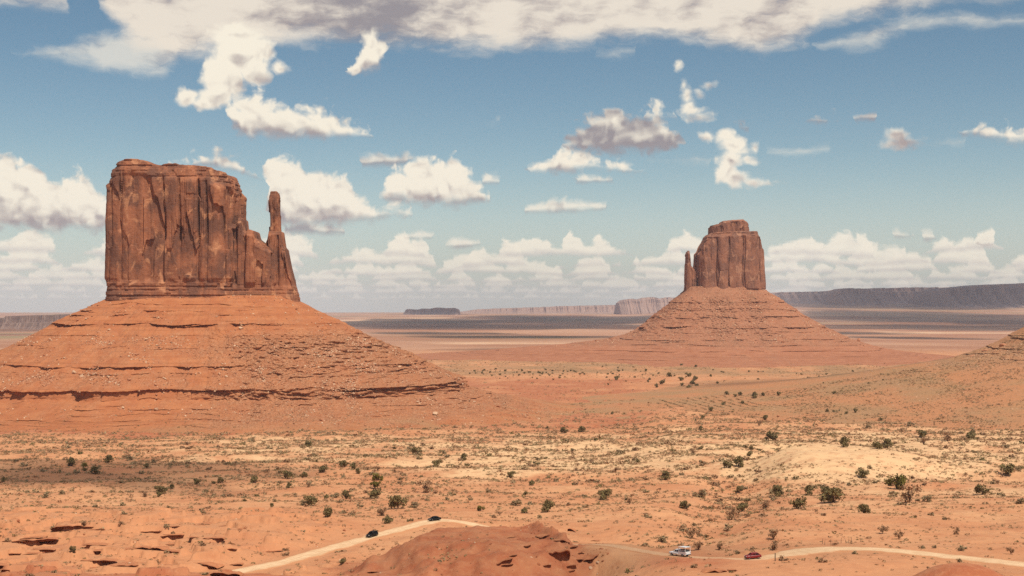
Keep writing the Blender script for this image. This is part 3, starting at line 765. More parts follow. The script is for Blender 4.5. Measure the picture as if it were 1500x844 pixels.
def rubW(x, s, z):
    return .75*sst(x, -330, -220)*sst(s, 30, 90)*(1-sst(s, 215, 270))+.35*(1-sst(np.abs(z-68), 4, 11))*(x < -300)+.25*(1-sst(np.abs(z-96), 8, 18))
def extW(a, s): return 1.0+.12*sst(a, .5, 1.4)
wt, WV = talus_mesh('talus_slope', (296-CX)*DW/F, DW, 280*DW/F, 92, PW, 14, 900, 110, .55, 5, M['talus'], LW, extW, maskW, rubW, gul=2.8, soil=lambda x, y, z: np.clip((35-z)/10+1.1*fbm(x/38, y/30, 4, 341), 0, 1)*sst(CX+F*x/y, 60, 420))
place_local(wt, W0); link('talus_slope', wt, west)

# --- east butte
DE = 2750.0
E0 = at_d(1062, 545, DE); E0[2] = 40.0
east = thing('sandstone_butte', 'smaller distant red butte on the right with a flat cap block and short thumb', 'butte', tuple(E0))
topE = px_profile([(1015,385),(1019,372),(1023,357),(1030,347),(1038,343.5),(1060,342),(1090,341),(1109,341),(1113,346),(1116,362),(1118,372),(1122,385)], DE)
me = cliff_mesh('cliff', (1068.5-CX)*DE/F, DE, 96*DE/F, 95, 168, topE, 620, 80, 240, 23, M['cliff2'], bed=9, cap=9, r=.40, taper=.045, colw=31, amp=1.2, wob=5)
place_local(me, E0); link('cliff', me, east)
topK = px_profile([(1036,332),(1041,331),(1053,329),(1056,325.5),(1070,324),(1087,323),(1093,326),(1096,331)], DE)
me = cliff_mesh('cap_block', (1068-CX)*DE/F, DE, 53*DE/F, 52, 284, topK, 320, 50, 60, 27, M['cliff2'], bed=3, cap=3, r=.6, colw=11, amp=.8, wob=6)
place_local(me, E0); link('cap_block', me, east)
topN = px_profile([(998,372),(1003,370),(1005,368),(1008,369),(1009.5,378),(1010.5,390),(1013,393),(1016,396),(1020,397),(1024,398)], DE)
me = cliff_mesh('thumb', (1011.5-CX)*DE/F, DE-8, 18*DE/F, 30, 164, topN, 260, 40, 180, 29, M['cliff2'], bed=6, cap=4, r=.6, taper=.03, colw=9, amp=.55, wob=1)
place_local(me, E0); link('thumb', me, east)
LE = [(150,2.6,2.4,.6), (138,2.2,2.2,.5), (121,3.0,3.2,.8), (101,4.2,4.0,1.1), (92,2,2,.5), (79,2.8,3.0,.9), (69,2.2,2.6,.9), (60,2.4,2.8,1.), (53,2.2,2.6,1.), (47,2.,2.6,.9)]
PE = [(-12,182),(0,172),(40,147),(82,121),(112,102.5),(122,97),(162,78),(205,64),(255,54),(330,45.5),(430,38),(560,22)]
def extE2(a, s): return 1.0+sst(-a, .7, 1.35)*(-.27+.75*sst(s, 120, 260))
def rubE(x, s, z): return .45+.35*np.exp(-((x-400)/30)**2)+.3*np.exp(-((x-470)/22)**2)-.6*(1-sst(z, 58, 74))
et, EV = talus_mesh('talus_slope', (1062-CX)*DE/F, DE, 122*DE/F, 110, PE, 30, 620, 90, .95, 35, M['talus2'], LE, extE2, lambda x, s: 1.0, rubE, gul=3.0)
place_local(et, E0); link('talus_slope', et, east)

# --- slope at the right edge of the picture
RH0 = np.array([(1690-CX)*1500/F, 1500, 30.])
rt_, RV = talus_mesh('rocky_hill', RH0[0], 1500, 130, 130, [(-60,185),(0,160),(70,113),(97,97),(120,87),(150,77),(200,68),(260,58),(330,48),(400,40),(480,34),(560,29),(640,24),(700,17)], 16, 700, 120, .7, 45, M['hill'],
    [(120,2.5,2.5,.8),(104,2.,2.,.6),(92,2.2,2.4,.8),(84,1.6,1.8,.7),(66,1.4,1.6,.4)], lambda a, s: 1.+0*a, lambda x, s: 1., lambda x, s, z: .45*(1-sst(np.abs(z-82), 6, 18)), gul=2.2, r=1.0, soil=lambda x, y, z: np.clip(1.1-sst(z, 62, 92)+.7*fbm(x/40, y/40, 3, 333), 0, 1))
RVc = RV; place_local(rt_, RH0)
o = link('rocky_hill', rt_); o.location = tuple(RH0); tag(o, 'red rubble-strewn rocky slope rising at the right edge of the picture', 'hill')

# --- mesas along the horizon
def mesa(label, pts, d, ybase, seed, depth=900, cliff=.5, group=None, rough=1.):
    p = np.array(pts, float); n = 260
    px = np.linspace(p[0, 0], p[-1, 0], n); ty = np.interp(px, p[:, 0], p[:, 1])
    x = (px-CX)*d/F; zt = H+(HY-ty)*d/F; zb = ground_z(x, x*0+d-.6*depth)-12
    zt = zt+rough*d/F*(1.1*fbm(px/9, px*0, 4, seed)); h = np.maximum(zt-zb, 2.)
    edge = np.minimum(np.arange(n), np.arange(n)[::-1]); h = h*np.minimum(1, edge/4.); zt = zb+h
    bay = depth*.35*fbm(px/16, px*0+2, 4, seed+3)+depth*.045*fbm(px/3.5, px*0+5, 3, seed+4)
    rows = []
    zr = np.clip((H+(HY-ybase)*d/F-zb)/np.maximum(h, 1), 0, .7); cf = zr+(1-zr)*(1-cliff)
    for fr, off in ((zr*0, -.62), (zr*.6, -.40), (zr, -.25), (.5*zr+.5*cf, -.14), (cf*.98, -.09), (cf+.02, -.02), (.6*cf+.4, 0.), (.985, .015), (1., .05), (1.01, .6), (0., 1.2)):
        rows.append(np.stack([x, d+bay*(1 if off < .1 else .3)+off*depth+depth*.04*fbm(px/2.2, px*0+off*9, 2, seed+8), zb+h*fr], 1))
    V = np.stack(rows); base = np.array([x.mean(), d, zb.min()]); V = V-base
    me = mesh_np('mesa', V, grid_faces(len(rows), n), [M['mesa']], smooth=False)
    o = link('mesa', me); o.location = tuple(base); tag(o, label, 'mesa', group); return o

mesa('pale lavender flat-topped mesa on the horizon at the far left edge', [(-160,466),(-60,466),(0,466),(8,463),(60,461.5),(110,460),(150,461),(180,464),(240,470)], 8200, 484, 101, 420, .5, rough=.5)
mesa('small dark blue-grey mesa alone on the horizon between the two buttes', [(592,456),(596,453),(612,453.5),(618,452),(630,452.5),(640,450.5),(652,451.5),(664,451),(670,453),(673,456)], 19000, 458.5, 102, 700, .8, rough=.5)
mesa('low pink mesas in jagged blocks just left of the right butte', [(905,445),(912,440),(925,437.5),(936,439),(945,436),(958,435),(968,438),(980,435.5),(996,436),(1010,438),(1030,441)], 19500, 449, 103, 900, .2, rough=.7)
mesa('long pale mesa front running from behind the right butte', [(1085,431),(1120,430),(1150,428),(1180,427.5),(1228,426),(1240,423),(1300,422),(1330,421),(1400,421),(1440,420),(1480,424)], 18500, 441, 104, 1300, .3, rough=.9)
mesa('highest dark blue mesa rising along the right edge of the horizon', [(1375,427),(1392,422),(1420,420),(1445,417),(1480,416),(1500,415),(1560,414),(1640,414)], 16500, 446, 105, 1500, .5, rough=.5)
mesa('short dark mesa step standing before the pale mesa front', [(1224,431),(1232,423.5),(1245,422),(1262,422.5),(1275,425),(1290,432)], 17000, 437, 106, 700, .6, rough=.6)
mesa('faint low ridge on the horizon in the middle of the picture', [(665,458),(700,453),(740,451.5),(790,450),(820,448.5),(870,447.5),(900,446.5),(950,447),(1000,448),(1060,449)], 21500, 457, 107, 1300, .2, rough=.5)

# ------------------------------------------------------------------ rocks
def ico(sub):
    bm = bmesh.new(); bmesh.ops.create_icosphere(bm, subdivisions=sub, radius=1.0)
    v = np.array([q.co[:] for q in bm.verts]); f = np.array([[q.index for q in p.verts] for p in bm.faces]); bm.free(); return v, f
IV1, IF1 = ico(1); IV2, IF2 = ico(2)

def rock_shape(seed, v=IV2):
    r = np.random.default_rng(seed); q = v.copy()
    for _ in range(9):                                       # slice by random planes: angular blocks
        n = r.normal(size=3); n /= np.linalg.norm(n); c = r.uniform(.45, .8)
        dd = q@n; m = dd > c; q[m] -= np.outer(dd[m]-c, n)
    return q*np.array([r.uniform(.9, 1.4), r.uniform(.8, 1.1), r.uniform(.6, .9)])
ROCKS = {k: [mesh_np('boulder', rock_shape(40+i), IF2, [M[k]], smooth=False) for i in range(6)] for k in ('red_boulder', 'pale_boulder')}

def soup(name, verts, faces, pos, size, mats, yaw=None, squash=None, mat_pick=None, smooth=False):
    """many small copies of simple shapes in one mesh; verts: list of (nv,3) with equal topology"""
    n = len(pos); pick = RNG.integers(0, len(verts), n); base = np.stack(verts)[pick]
    a = RNG.uniform(0, 2*math.pi, n) if yaw is None else yaw
    c, s_ = np.cos(a)[:, None], np.sin(a)[:, None]
    x = base[..., 0]*c-base[..., 1]*s_; y = base[..., 0]*s_+base[..., 1]*c; z = base[..., 2]*(1 if squash is None else squash[:, None])
    V = np.stack([x, y, z], -1)*size[:, None, None]+pos[:, None]
    Fc = faces[None]+(np.arange(n)*base.shape[1])[:, None, None]
    return mesh_np(name, V.reshape(-1, 3), Fc.reshape(-1, faces.shape[1]), mats, smooth, None if mat_pick is None else np.repeat(mat_pick, len(faces)))

def spread(V, n, weight, seed):
    """random points on the camera side of a talus grid, by weight"""
    r = np.random.default_rng(seed); P = V.reshape(-1, 3)
    px = CX+F*P[:, 0]/P[:, 1]; py = HY-(P[:, 2]-H)*F/P[:, 1]
    nr, nc = V.shape[:2]
    du = np.linalg.norm(np.roll(V, -1, 1)-V, axis=2); dv = np.zeros_like(du); dv[:-1] = np.linalg.norm(V[1:]-V[:-1], axis=2)
    w = (du*dv).ravel()*weight(px, py, P)
    i = r.choice(len(P), n, p=w/w.sum()); return P[i]+r.normal(0, .3, (n, 3))

def west_w(px, py, P):
    f = (P[:, 1] < DW-20)*(px > -40)
    cl = np.clip(.15+1.6*fbm(P[:, 0]/28, P[:, 1]/28, 3, 301), 0.02, 1)**1.5
    band = .25+1.3*np.exp(-(((px-560)/75)**2+((py-505)/45)**2))+1.6*np.exp(-(((px-500)/130)**2+((py-550)/35)**2))+1.9*np.exp(-((px-80)/110)**2-((py-558)/13)**2)+.9*np.exp(-((px-200)/140)**2-((py-512)/24)**2)
    return f*cl*band*(1-sst(py, 600, 622)*(px < 380))
def scatter_rocks(V, wfn, n_big, n_small, size, label, group, pale_p, seed, stuff_name, front):
    r = np.random.default_rng(seed)
    P = spread(V, n_big, wfn, seed); sz = np.clip(r.lognormal(math.log(size), .38, n_big), size*.6, size*2.8)
    for i in range(n_big):
        k = 'pale_boulder' if r.random() < pale_p else 'red_boulder'
        o = link('boulder', ROCKS[k][r.integers(0, 6)])
        o.location = tuple(P[i]+np.array([0, 0, .15*sz[i]])); o.scale = (sz[i]*.8,)*3; o.rotation_euler = (r.uniform(-.3, .3), r.uniform(-.3, .3), r.uniform(0, 6.28))
        tag(o, label, 'boulder', group)
    P = spread(V, n_small, wfn, seed+1); sz = np.clip(r.lognormal(math.log(size*.34), .45, n_small), size*.12, size*.75)
    me = soup('rubble', [rock_shape(70+i, IV1) for i in range(6)], IF1, P, sz, [M['red_boulder'], M['pale_boulder']], mat_pick=(r.random(n_small) < pale_p).astype(int))
    tag(link('rubble', me), stuff_name, 'rubble', kind='stuff')
scatter_rocks(WV, west_w, 185, 11000, 1.75, 'angular sandstone boulder lying on the lower slope of the big left butte', 'boulders on the left butte slope', .30, 5, 'loose red and pale rubble strewn over the slope of the left butte', 0)
def east_w(px, py, P): return (P[:, 1] < DE-25)*np.clip(.2+1.5*fbm(P[:, 0]/40, P[:, 1]/40, 3, 311), .02, 1)*(1-sst(py, 498, 512))
scatter_rocks(EV, east_w, 60, 4200, 2.3, 'angular sandstone boulder lying on the slope of the distant right butte', 'boulders on the right butte slope', .3, 6, 'loose rubble strewn over the slope of the right butte', 0)
def hill_w(px, py, P): return (px > 1130)*(px < 1560)*(P[:, 1] < 1520)*(np.exp(-((py-(546-.09*(px-1180)))/8)**2)+.8*np.exp(-((py-505)/14)**2)*(px > 1420)+.08)
scatter_rocks(RV, hill_w, 48, 2600, 1.15, 'pale angular boulder lying on the rocky slope at the right edge', 'boulders on the right-hand slope', .72, 7, 'pale rubble along the crest of the right-hand slope', 0)
for px, py, s_, lab in ((1471,506,5.2,'large dark red boulder at the foot of the steep part of the right-edge slope'), (1443,513,3.4,'lone rust-red boulder on the crest left of the steep right-edge slope'), (1421,515,3.2,'flat leaning boulder at the left end of the right-edge crest')):
    P = RVc.reshape(-1, 3); qx = CX+F*P[:, 0]/P[:, 1]; qy = HY-(P[:, 2]-H)*F/P[:, 1]; i = np.argmin((qx-px)**2+(qy-py)**2+1e4*(P[:, 1] > 1510))
    o = link('boulder', ROCKS['red_boulder'][int(s_*7) % 6]); o.location = tuple(P[i]); o.scale = (s_, s_*.8, s_*.9); tag(o, lab, 'boulder')
P = EV.reshape(-1, 3); qx = CX+F*P[:, 0]/P[:, 1]; qy = HY-(P[:, 2]-H)*F/P[:, 1]; i = np.argmin((qx-1258)**2+(qy-500)**2)
o = link('boulder', ROCKS['red_boulder'][2]); o.location = tuple(P[i]+np.array([0, 0, 3])); o.scale = (3.6, 3.2, 6.5); tag(o, 'upright lone rock standing at the right foot of the distant right butte', 'boulder')

def rock_ledge(px, py, wpx, h, label, seed, tilt=0.0, yaw=0.0, depth=5.0):
    """slab with an undercut front: a lip over a dark recess"""
    b = hits(px, py)[0]; L = wpx*b[1]/F; n = max(24, int(L/.35)); u = np.linspace(-.5, .5, n)
    end = np.sqrt(np.clip(1-(2*u)**2, 0, 1))**.6
    hh = h*end*(.75+.7*fbm(u*L/5, u*0, 3, seed)); lip = (.5+.45*h)*end*(1+.9*fbm(u*L/3, u*0+3, 3, seed+1)); wob = .9*fbm(u*L/6, u*0+5, 3, seed+2)
    rows = []
    for dy, fz in ((depth*1.6, -.6), (depth*1.1, .30), (depth*.5, .80), (.5, 1.0), (-.1, .98), (.0, .86), (.8, .76), (2.2, .60), (2.4, .1), (2.0, -1.4)):
        y = dy*(.3+.7*end)+wob; y = np.where(dy < .6, y-lip*(1.25 if fz > .8 else .25), y)
        rows.append(np.stack([u*L, y, hh*fz+tilt*u*L+.12*h*fbm(u*L/1.6, u*0+dy, 2, seed+4)], 1))
    V = np.stack(rows)
    o = link('rock_ledge', mesh_np('rock_ledge', V, grid_faces(len(rows), n)[:, ::-1], [M['ledge']], smooth=False))
    o.location = (b[0], b[1], b[2]-.42*h); o.rotation_euler = (0, 0, yaw); return tag(o, label, 'rock ledge')
for a in [(813,812,46,3.4,'thick tilted rock slab over a dark hollow on the right face of the red knoll',1,.10,.1,7),(820,793,30,1.3,'thin rock slab above the dark hollow on the red knoll',2,-.03,.1,5),
          (868,816,34,2.0,'dark rock ledge at the right foot of the red knoll',3,.12,.5,5),(842,778,22,1.3,'broken rock ledge at the crest of the red knoll',4,-.2,-.3,4),(708,794,16,1.2,'small curved rock step in the middle of the red knoll',5,.3,.6,4),
          (738,822,26,1.3,'low broken rock step near the foot of the red knoll',6,.25,.4,4),(548,838,22,1.2,'small dark rock notch left of the red knoll at the bottom edge',7,0,0,4),
          (97,771,46,1.6,'rock ledge with long dark underside, uppermost of those at the lower left',8,.10,.1,6),(40,793,84,1.1,'long thin rock ledge at the far left edge',9,.05,.1,5),(182,829,56,2.2,'thick rock ledge with deepest shadow at the lower left',10,.03,.0,7),
          (242,806,54,1.7,'straight rock ledge sloping down to the right, right of the thick one',11,-.09,-.1,6),(196,804,44,1.0,'thin rock ledge just above the thick lower-left one',12,.06,.1,5),(312,789,32,1.1,'small rock ledge right of the lower-left ledges on open sand',13,.02,0,4),
          (296,826,50,1.3,'rough dark red rock ledge nearest the road at the lower left',14,-.15,-.3,6),(140,776,30,.8,'small faint rock step right of the uppermost left ledge',15,.05,0,4),(62,806,36,.7,'faint thin rock step at the lower left edge',16,.02,0,4),
          (1046,838,40,1.6,'dark rock outcrop at the bottom edge below the white pickup',17,.05,.1,5),(1074,836,16,1.2,'small dark rock knob beside the bottom outcrop below the red car',18,0,0,3),(398,808,34,.9,'thin dark rock ledge left of the road at its lower bend',19,.06,.2,4),
          (330,843,46,2.0,'jagged dark red rock right beside the road in the bottom edge',20,-.05,0,5)]:
    rock_ledge(a[0], a[1], a[2], a[3]*(.68 if a[0] < 450 else .85), *a[4:])

def small_slabs():
    r = np.random.default_rng(31)
    for i in range(16):
        px = r.uniform(740, 885); py = r.uniform(776+(px-740)*.10, 836)
        rock_ledge(px, py, r.uniform(9, 20), r.uniform(.35, .7), 'small broken rock slab on the right flank of the red knoll', 50+i, r.uniform(-.1, .25), r.uniform(-.4, .7), 3)['group'] = 'small slabs on the knoll'
    for i in range(26):
        px = r.uniform(-20, 380); py = r.uniform(768, 842)
        rock_ledge(px, py, r.uniform(16, 52), r.uniform(.25, .5), 'low thin rock step among the bigger ledges at the lower left', 80+i, r.uniform(-.05, .06), r.uniform(-.15, .15), 4)['group'] = 'low rock steps at the lower left'
small_slabs()

# ------------------------------------------------------------------ plants
def leaf_cloud(n, clumps, seed, leaf, flat=.8, hollow=.45, low=.15):
    """crown of many small leaf faces gathered in uneven clumps; unit width about 1"""
    r = np.random.default_rng(seed); cs = []
    for _ in range(clumps):
        a = r.uniform(0, 6.28); q = r.uniform(0, .36)**.8; cs.append((q*math.cos(a), q*math.sin(a), r.uniform(low, .62*flat+.1), r.uniform(.12, .25)))
    cs = np.array(cs); k = r.integers(0, clumps, n)
    dv = r.normal(size=(n, 3)); dv /= np.linalg.norm(dv, axis=1)[:, None]
    p = cs[k, :3]+dv*cs[k, 3:4]*r.uniform(hollow, 1.08, (n, 1)); p[:, 2] = np.maximum(p[:, 2]*1.0, .02)
    t1 = r.normal(size=(n, 3)); t1 /= np.linalg.norm(t1, axis=1)[:, None]; t2 = np.cross(t1, dv+.5*r.normal(size=(n, 3))); t2 /= np.linalg.norm(t2, axis=1)[:, None]+1e-6
    sz = leaf*r.uniform(.6, 1.4, (n, 1))
    V = np.stack([p-t1*sz*.5-t2*sz*.4, p+t1*sz*.5-t2*sz*.4, p+t2*sz*.6+t1*sz*.2, p-t1*sz*.3+t2*sz*.5], 1).reshape(-1, 3)
    return V, np.arange(4*n).reshape(-1, 4)

def stick(P, r0, r1, k=5):
    P = np.array(P, float); n = len(P); a = np.linspace(0, 2*math.pi, k, endpoint=False); rr = np.linspace(r0, r1, n)
    V = P[:, None]+np.stack([np.cos(a)[None]*rr[:, None], np.sin(a)[None]*rr[:, None], 0*rr[:, None]*a[None]], -1)
    return V.reshape(-1, 3), grid_faces(n, k, True)
def sticks(items):
    vs, fs, o = [], [], 0
    for it in items:
        v, f = stick(*it); vs.append(v); fs.append(f+o); o += len(v)
    return np.concatenate(vs), np.concatenate(fs)
def trunk_mesh(seed, n=5, h=.55, r0=.035):
    r = np.random.default_rng(seed); it = [([(0, 0, -.08), (.02, .01, .12), (.0, .03, .3)], r0*1.3, r0*.8)]
    for i in range(n):
        a = r.uniform(0, 6.28); q = r.uniform(.15, .36); hh = r.uniform(.35, h)
        it.append(([(0, 0, .02), (q*.35*math.cos(a), q*.35*math.sin(a), hh*.45), (q*math.cos(a), q*math.sin(a), hh)], r0*.8, r0*.2))
    return mesh_np('trunk', *sticks(it), [M['bark']])

def crown_set(k, m, n, clumps, leaf, flat, seed, hollow=.45, low=.15):
    out = []
    for i in range(k):
        v, f = leaf_cloud(n, clumps, seed+i, leaf, flat, hollow, low); out.append(mesh_np('crown', v, f, [M[m]], smooth=False))
    return out
CROWN = {'juniper': crown_set(5, 'juniper', 900, 13, .075, .85, 200), 'green': crown_set(3, 'green', 800, 10, .07, .8, 220), 'sage': crown_set(4, 'sage', 520, 10, .075, .6, 240, .3, .06), 'dry': crown_set(4, 'dry', 340, 9, .07, .8, 260, .2, .1)}
TRUNK = [trunk_mesh(300+i) for i in range(3)]; TWIGS = [trunk_mesh(320+i, 14, .78, .016) for i in range(3)]

T_ = """105,683,14,j 125,684,8,g 158,678,12,j 190,674,12,s 225,678,9,s 215,686,9,j 124,690,7,j 140,695,12,j 145,685,7,s 287,710,11,j 323,708,9,j 313,709,6,j 251,716,8,j 237,723,13,j 232,728,8,j 212,728,12,d 372,707,12,j 68,729,12,s 245,773,10,s 107,809,9,j 5,706,8,j 90,724,11,s
451,655,11,j 443,656,7,s 505,684,12,j 518,688,11,j 473,692,12,j 525,694,8,j 421,701,13,j 444,700,10,j 423,715,8,j 452,714,8,d 553,690,9,d 542,696,7,s 554,704,13,g 549,716,14,g 549,730,16,j 508,731,13,j 456,741,16,j 444,740,12,s 492,729,12,s 478,731,8,j 481,757,14,j 583,745,21,j 607,744,14,s 559,756,17,d 568,767,15,j 623,722,22,d 639,684,13,j 611,666,13,j 679,674,11,j 704,749,10,g 626,734,8,s 748,699,10,j 579,658,5,j 432,726,7,s 502,826,9,j 398,743,6,j 732,755,7,d
827,635,10,j 852,633,9,j 779,711,9,j 974,703,13,j 1015,665,10,d 1067,686,13,j 1082,684,15,j 1098,668,10,j 1101,659,6,j 1026,729,20,s 1005,746,14,j 1083,722,11,j 1087,749,18,j 1072,762,20,d 885,732,19,j 922,739,11,d 802,750,17,j 768,752,10,j 756,741,16,s 770,725,6,j 970,794,16,s 1023,806,15,d 1054,806,12,d 946,757,7,d 1121,745,17,d 1123,645,6,j 1026,630,7,j 802,628,4,j 839,711,4,j 1014,789,20,d
1132,646,16,j 1236,655,15,j 1285,658,14,j 1298,656,16,j 1351,641,12,j 1353,652,14,d 1388,646,17,d 1422,644,15,j 1271,627,9,s 1333,624,12,s 1477,695,20,j 1491,690,11,s 1263,699,16,j 1314,717,26,g 1332,736,28,d 1439,725,17,j 1495,738,14,s 1360,735,16,s 1267,752,16,j 1220,736,28,j 1212,725,14,j 1184,725,14,j 1170,745,21,j 1139,728,17,j 1195,750,6,d 1133,790,20,d 1134,806,15,d 1293,782,14,d 1402,783,12,d 1317,790,15,d 1407,807,10,s 1481,812,12,d 1405,824,9,s 1370,803,8,s
903,557,7,j 951,557,4,j 962,568,6,j 970,563,8,j 981,552,8,j 998,558,7,j 1009,552,7,j 1018,558,7,j 1009,571,9,j 1021,568,6,j 1014,564,7,j 999,565,5,j 1041,552,4,j 1051,562,4,j 1065,579,6,j 1077,582,5,j 1085,580,6,j 1104,585,10,j 1118,579,6,j 1089,590,5,j 1059,595,6,j 1042,603,7,j 1029,614,6,j 897,607,5,j 1121,615,8,j 1112,624,9,d 1141,579,6,j 949,560,4,j 1069,567,4,j 1019,538,4,j 998,536,4,j 1037,532,3,j 1089,530,3,j 1222,576,6,j 1213,603,5,j 1240,605,5,j 1252,604,6,j 1221,604,4,j 1289,617,6,j"""
TREES = [(float(a), float(b), float(c), d) for a, b, c, d in (t.split(',') for t in T_.split())]
KIND = {'j': 'juniper', 'g': 'green', 's': 'sage', 'd': 'dry'}
LOOK = {'j': 'dark juniper', 'g': 'bright green rounded juniper', 's': 'grey-green sagebrush', 'd': 'brown twiggy shrub'}
CATG = {'j': 'juniper', 'g': 'juniper', 's': 'sagebrush', 'd': 'shrub'}
NAME = {'j': 'juniper_tree', 'g': 'juniper_tree', 's': 'sagebrush', 'd': 'dry_shrub'}
def zone_of(px, py):
    if py < 600: return 'in the far wash before the right butte'
    if py < 640: return 'at the far rim of the pale sand'
    if px < 270: return 'on the flat below the left butte' if py < 740 else 'among the lower-left rock ledges'
    if px < 480: return 'on the scrub slope left of the black cars'
    if px < 600: return 'on the slope above the black off-roader'
    if px < 715: return 'on the slope above the black saloon'
    if px < 950: return 'on the slope behind the red knoll'
    if px < 1115: return 'in the gully above the white pickup'
    if py > 768: return 'beside the bright road at the right'
    if px < 1232: return 'on the left flank of the pale dome'
    return 'on the slope right of the pale dome' if py < 700 else 'on the orange slope above the bright road'
ORD = ['first','second','third','fourth','fifth','sixth','seventh','eighth','ninth','tenth','eleventh','twelfth','thirteenth','fourteenth','fifteenth','sixteenth','seventeenth','eighteenth','nineteenth','twentieth','twenty-first','twenty-second','twenty-third','twenty-fourth','twenty-fifth','twenty-sixth','twenty-seventh','twenty-eighth','twenty-ninth','thirtieth']
def on_hill(px, py, pos):
    P = RV.reshape(-1, 3); P = P[P[:, 1] < 1520]; qx = CX+F*P[:, 0]/P[:, 1]; qy = HY-(P[:, 2]-H)*F/P[:, 1]
    for i in range(len(pos)):
        if px[i] > 960 and py[i] < 635:
            dd = (qx-px[i])**2+(qy-py[i])**2; j = int(dd.argmin())
            if dd[j] < 9 and P[j, 1] < pos[i, 1] and P[j, 2] > ground_z(P[j, 0], P[j, 1])-.2: pos[i] = P[j]
    return pos
def build_trees():
    pos = on_hill([t[0] for t in TREES], [t[1] for t in TREES], hits([t[0] for t in TREES], [t[1] for t in TREES])); r = np.random.default_rng(77)
    groups = {}
    for i, t in enumerate(TREES): groups.setdefault((zone_of(t[0], t[1]), t[3]), []).append(i)
    lab = {}
    for (zn, k), ids in groups.items():
        ids.sort(key=lambda i: TREES[i][0]); ws = sorted(TREES[i][2] for i in ids)
        for n, i in enumerate(ids):
            if len(ids) == 1: L = f'only {LOOK[k]} {zn}'
            elif TREES[i][2] == ws[-1] and ws[-1] > ws[-2]: L = f'largest {LOOK[k]} {zn}'
            elif n == len(ids)-1: L = f'rightmost {LOOK[k]} {zn}'
            elif n == 0: L = f'leftmost {LOOK[k]} {zn}'
            else: L = f'{LOOK[k]} {zn}, {ORD[n]} from the left'
            lab[i] = L
    for i, (px, py, w, k) in enumerate(TREES):
        W = w*pos[i, 1]/F*1.22; kind = KIND[k]
        t = thing(NAME[k], lab[i], CATG[k], tuple(pos[i]), r.uniform(0, 6.28), {'j': 'junipers dotted over the valley', 'g': 'junipers dotted over the valley', 's': 'sagebrush clumps over the valley', 'd': 'dry shrubs over the valley'}[k])
        lift = .10 if k in 'jg' else 0.
        hs = {'j': r.uniform(.85, 1.1), 'g': .95, 's': r.uniform(.75, .95), 'd': r.uniform(.85, 1.1)}[k]
        t.scale = (W, W*r.uniform(.85, 1.1), W*hs)
        link('crown', CROWN[kind][i % len(CROWN[kind])], t)
        if k == 'd': link('branches', TWIGS[i % 3], t)
        else: link('trunk', TRUNK[i % 3], t)
    return pos


build_trees()

# small dots of trees along the green flat (too small to show parts)
def far_trees():
    r = np.random.default_rng(5); n = 110
    px = r.uniform(640, 1300, n); py = 549+r.normal(0, 7, n)-.0*px; px[:60] = r.uniform(690, 960, 60); py[:60] = 547+r.normal(0, 3.5, 60)
    P = on_hill(px, py, hits(px, py))
    for i in range(n):
        o = link('juniper_tree', CROWN['juniper'][i % 5]); W = r.uniform(2.2, 4.6)*P[i, 1]/F
        o.location = tuple(P[i]); o.scale = (W, W, W*.85); o.rotation_euler = (0, 0, r.uniform(0, 6.28))
        tag(o, 'tiny dark tree dot on the olive flat between the two buttes', 'juniper', 'tiny trees on the far flat')
far_trees()

# low desert scrub: the nearest, largest ones are shrubs of their own, the rest is ground cover
def scrub_sites(n, seed):
    r = np.random.default_rng(seed); out = []
    while sum(len(o) for o in out) < n:
        m = n*3; d = np.sqrt(r.uniform(275**2, 1550**2, m)); u = r.uniform(-.405, .405, m); x = u*d
        px = CX+F*u
        z = ground_z(x, d); py = HY-(z-H)*F/d
        a, b = zones(x, d, z)
        cl = fbm(x/42, d/34, 3, 401); c2 = fbm(x/13, d/11, 3, 402)
        p = .5+1.1*cl+.9*c2
        dist, _ = road_near(x, d)
        p = p*(dist > 5.5)*(1-.93*sst(dome_w(x, d), .5, .8))*(1-.80*knoll_w(x, d))
        p = p*(1-.45*sst(a[:, 0], .5, .9))*(1-.5*sst(px, 1180, 1300)*sst(py, 735, 760))
        p = p*np.clip(d/540, .65, 1)*(1-.75*sst(d, 1000+120*cl, 1350+200*cl))
        p = p+.15*np.exp(-(seg_dist(x, d, RAVINE)/16)**2)*(dist > 6)
        c = at_d(1408, 842, 292); p = p*(np.hypot(x-c[0], d-c[1]) > 10)
        k = (r.random(m) < p)&(py < 858)
        out.append(np.stack([x, d, z], 1)[k])
    return np.concatenate(out)[:n]
def tuft(seed, n=16, leaf=.42):
    r = np.random.default_rng(seed); a = r.uniform(0, 6.28, n); q = np.sqrt(r.uniform(0, 1, n))*.5; z = r.uniform(.04, .5, n)*(1-.9*q**2*2)
    p = np.stack([q*np.cos(a), q*np.sin(a), np.maximum(z, .05)], 1); t1 = r.normal(size=(n, 3)); t1[:, 2] *= .5; t1 /= np.linalg.norm(t1, axis=1)[:, None]
    up = np.array([0, 0, 1.])+r.normal(0, .5, (n, 3)); s_ = leaf*r.uniform(.6, 1.3, (n, 1))
    return np.stack([p-t1*s_*.5, p+t1*s_*.5, p+up*s_*.5], 1).reshape(-1, 3), np.arange(3*n).reshape(-1, 3)
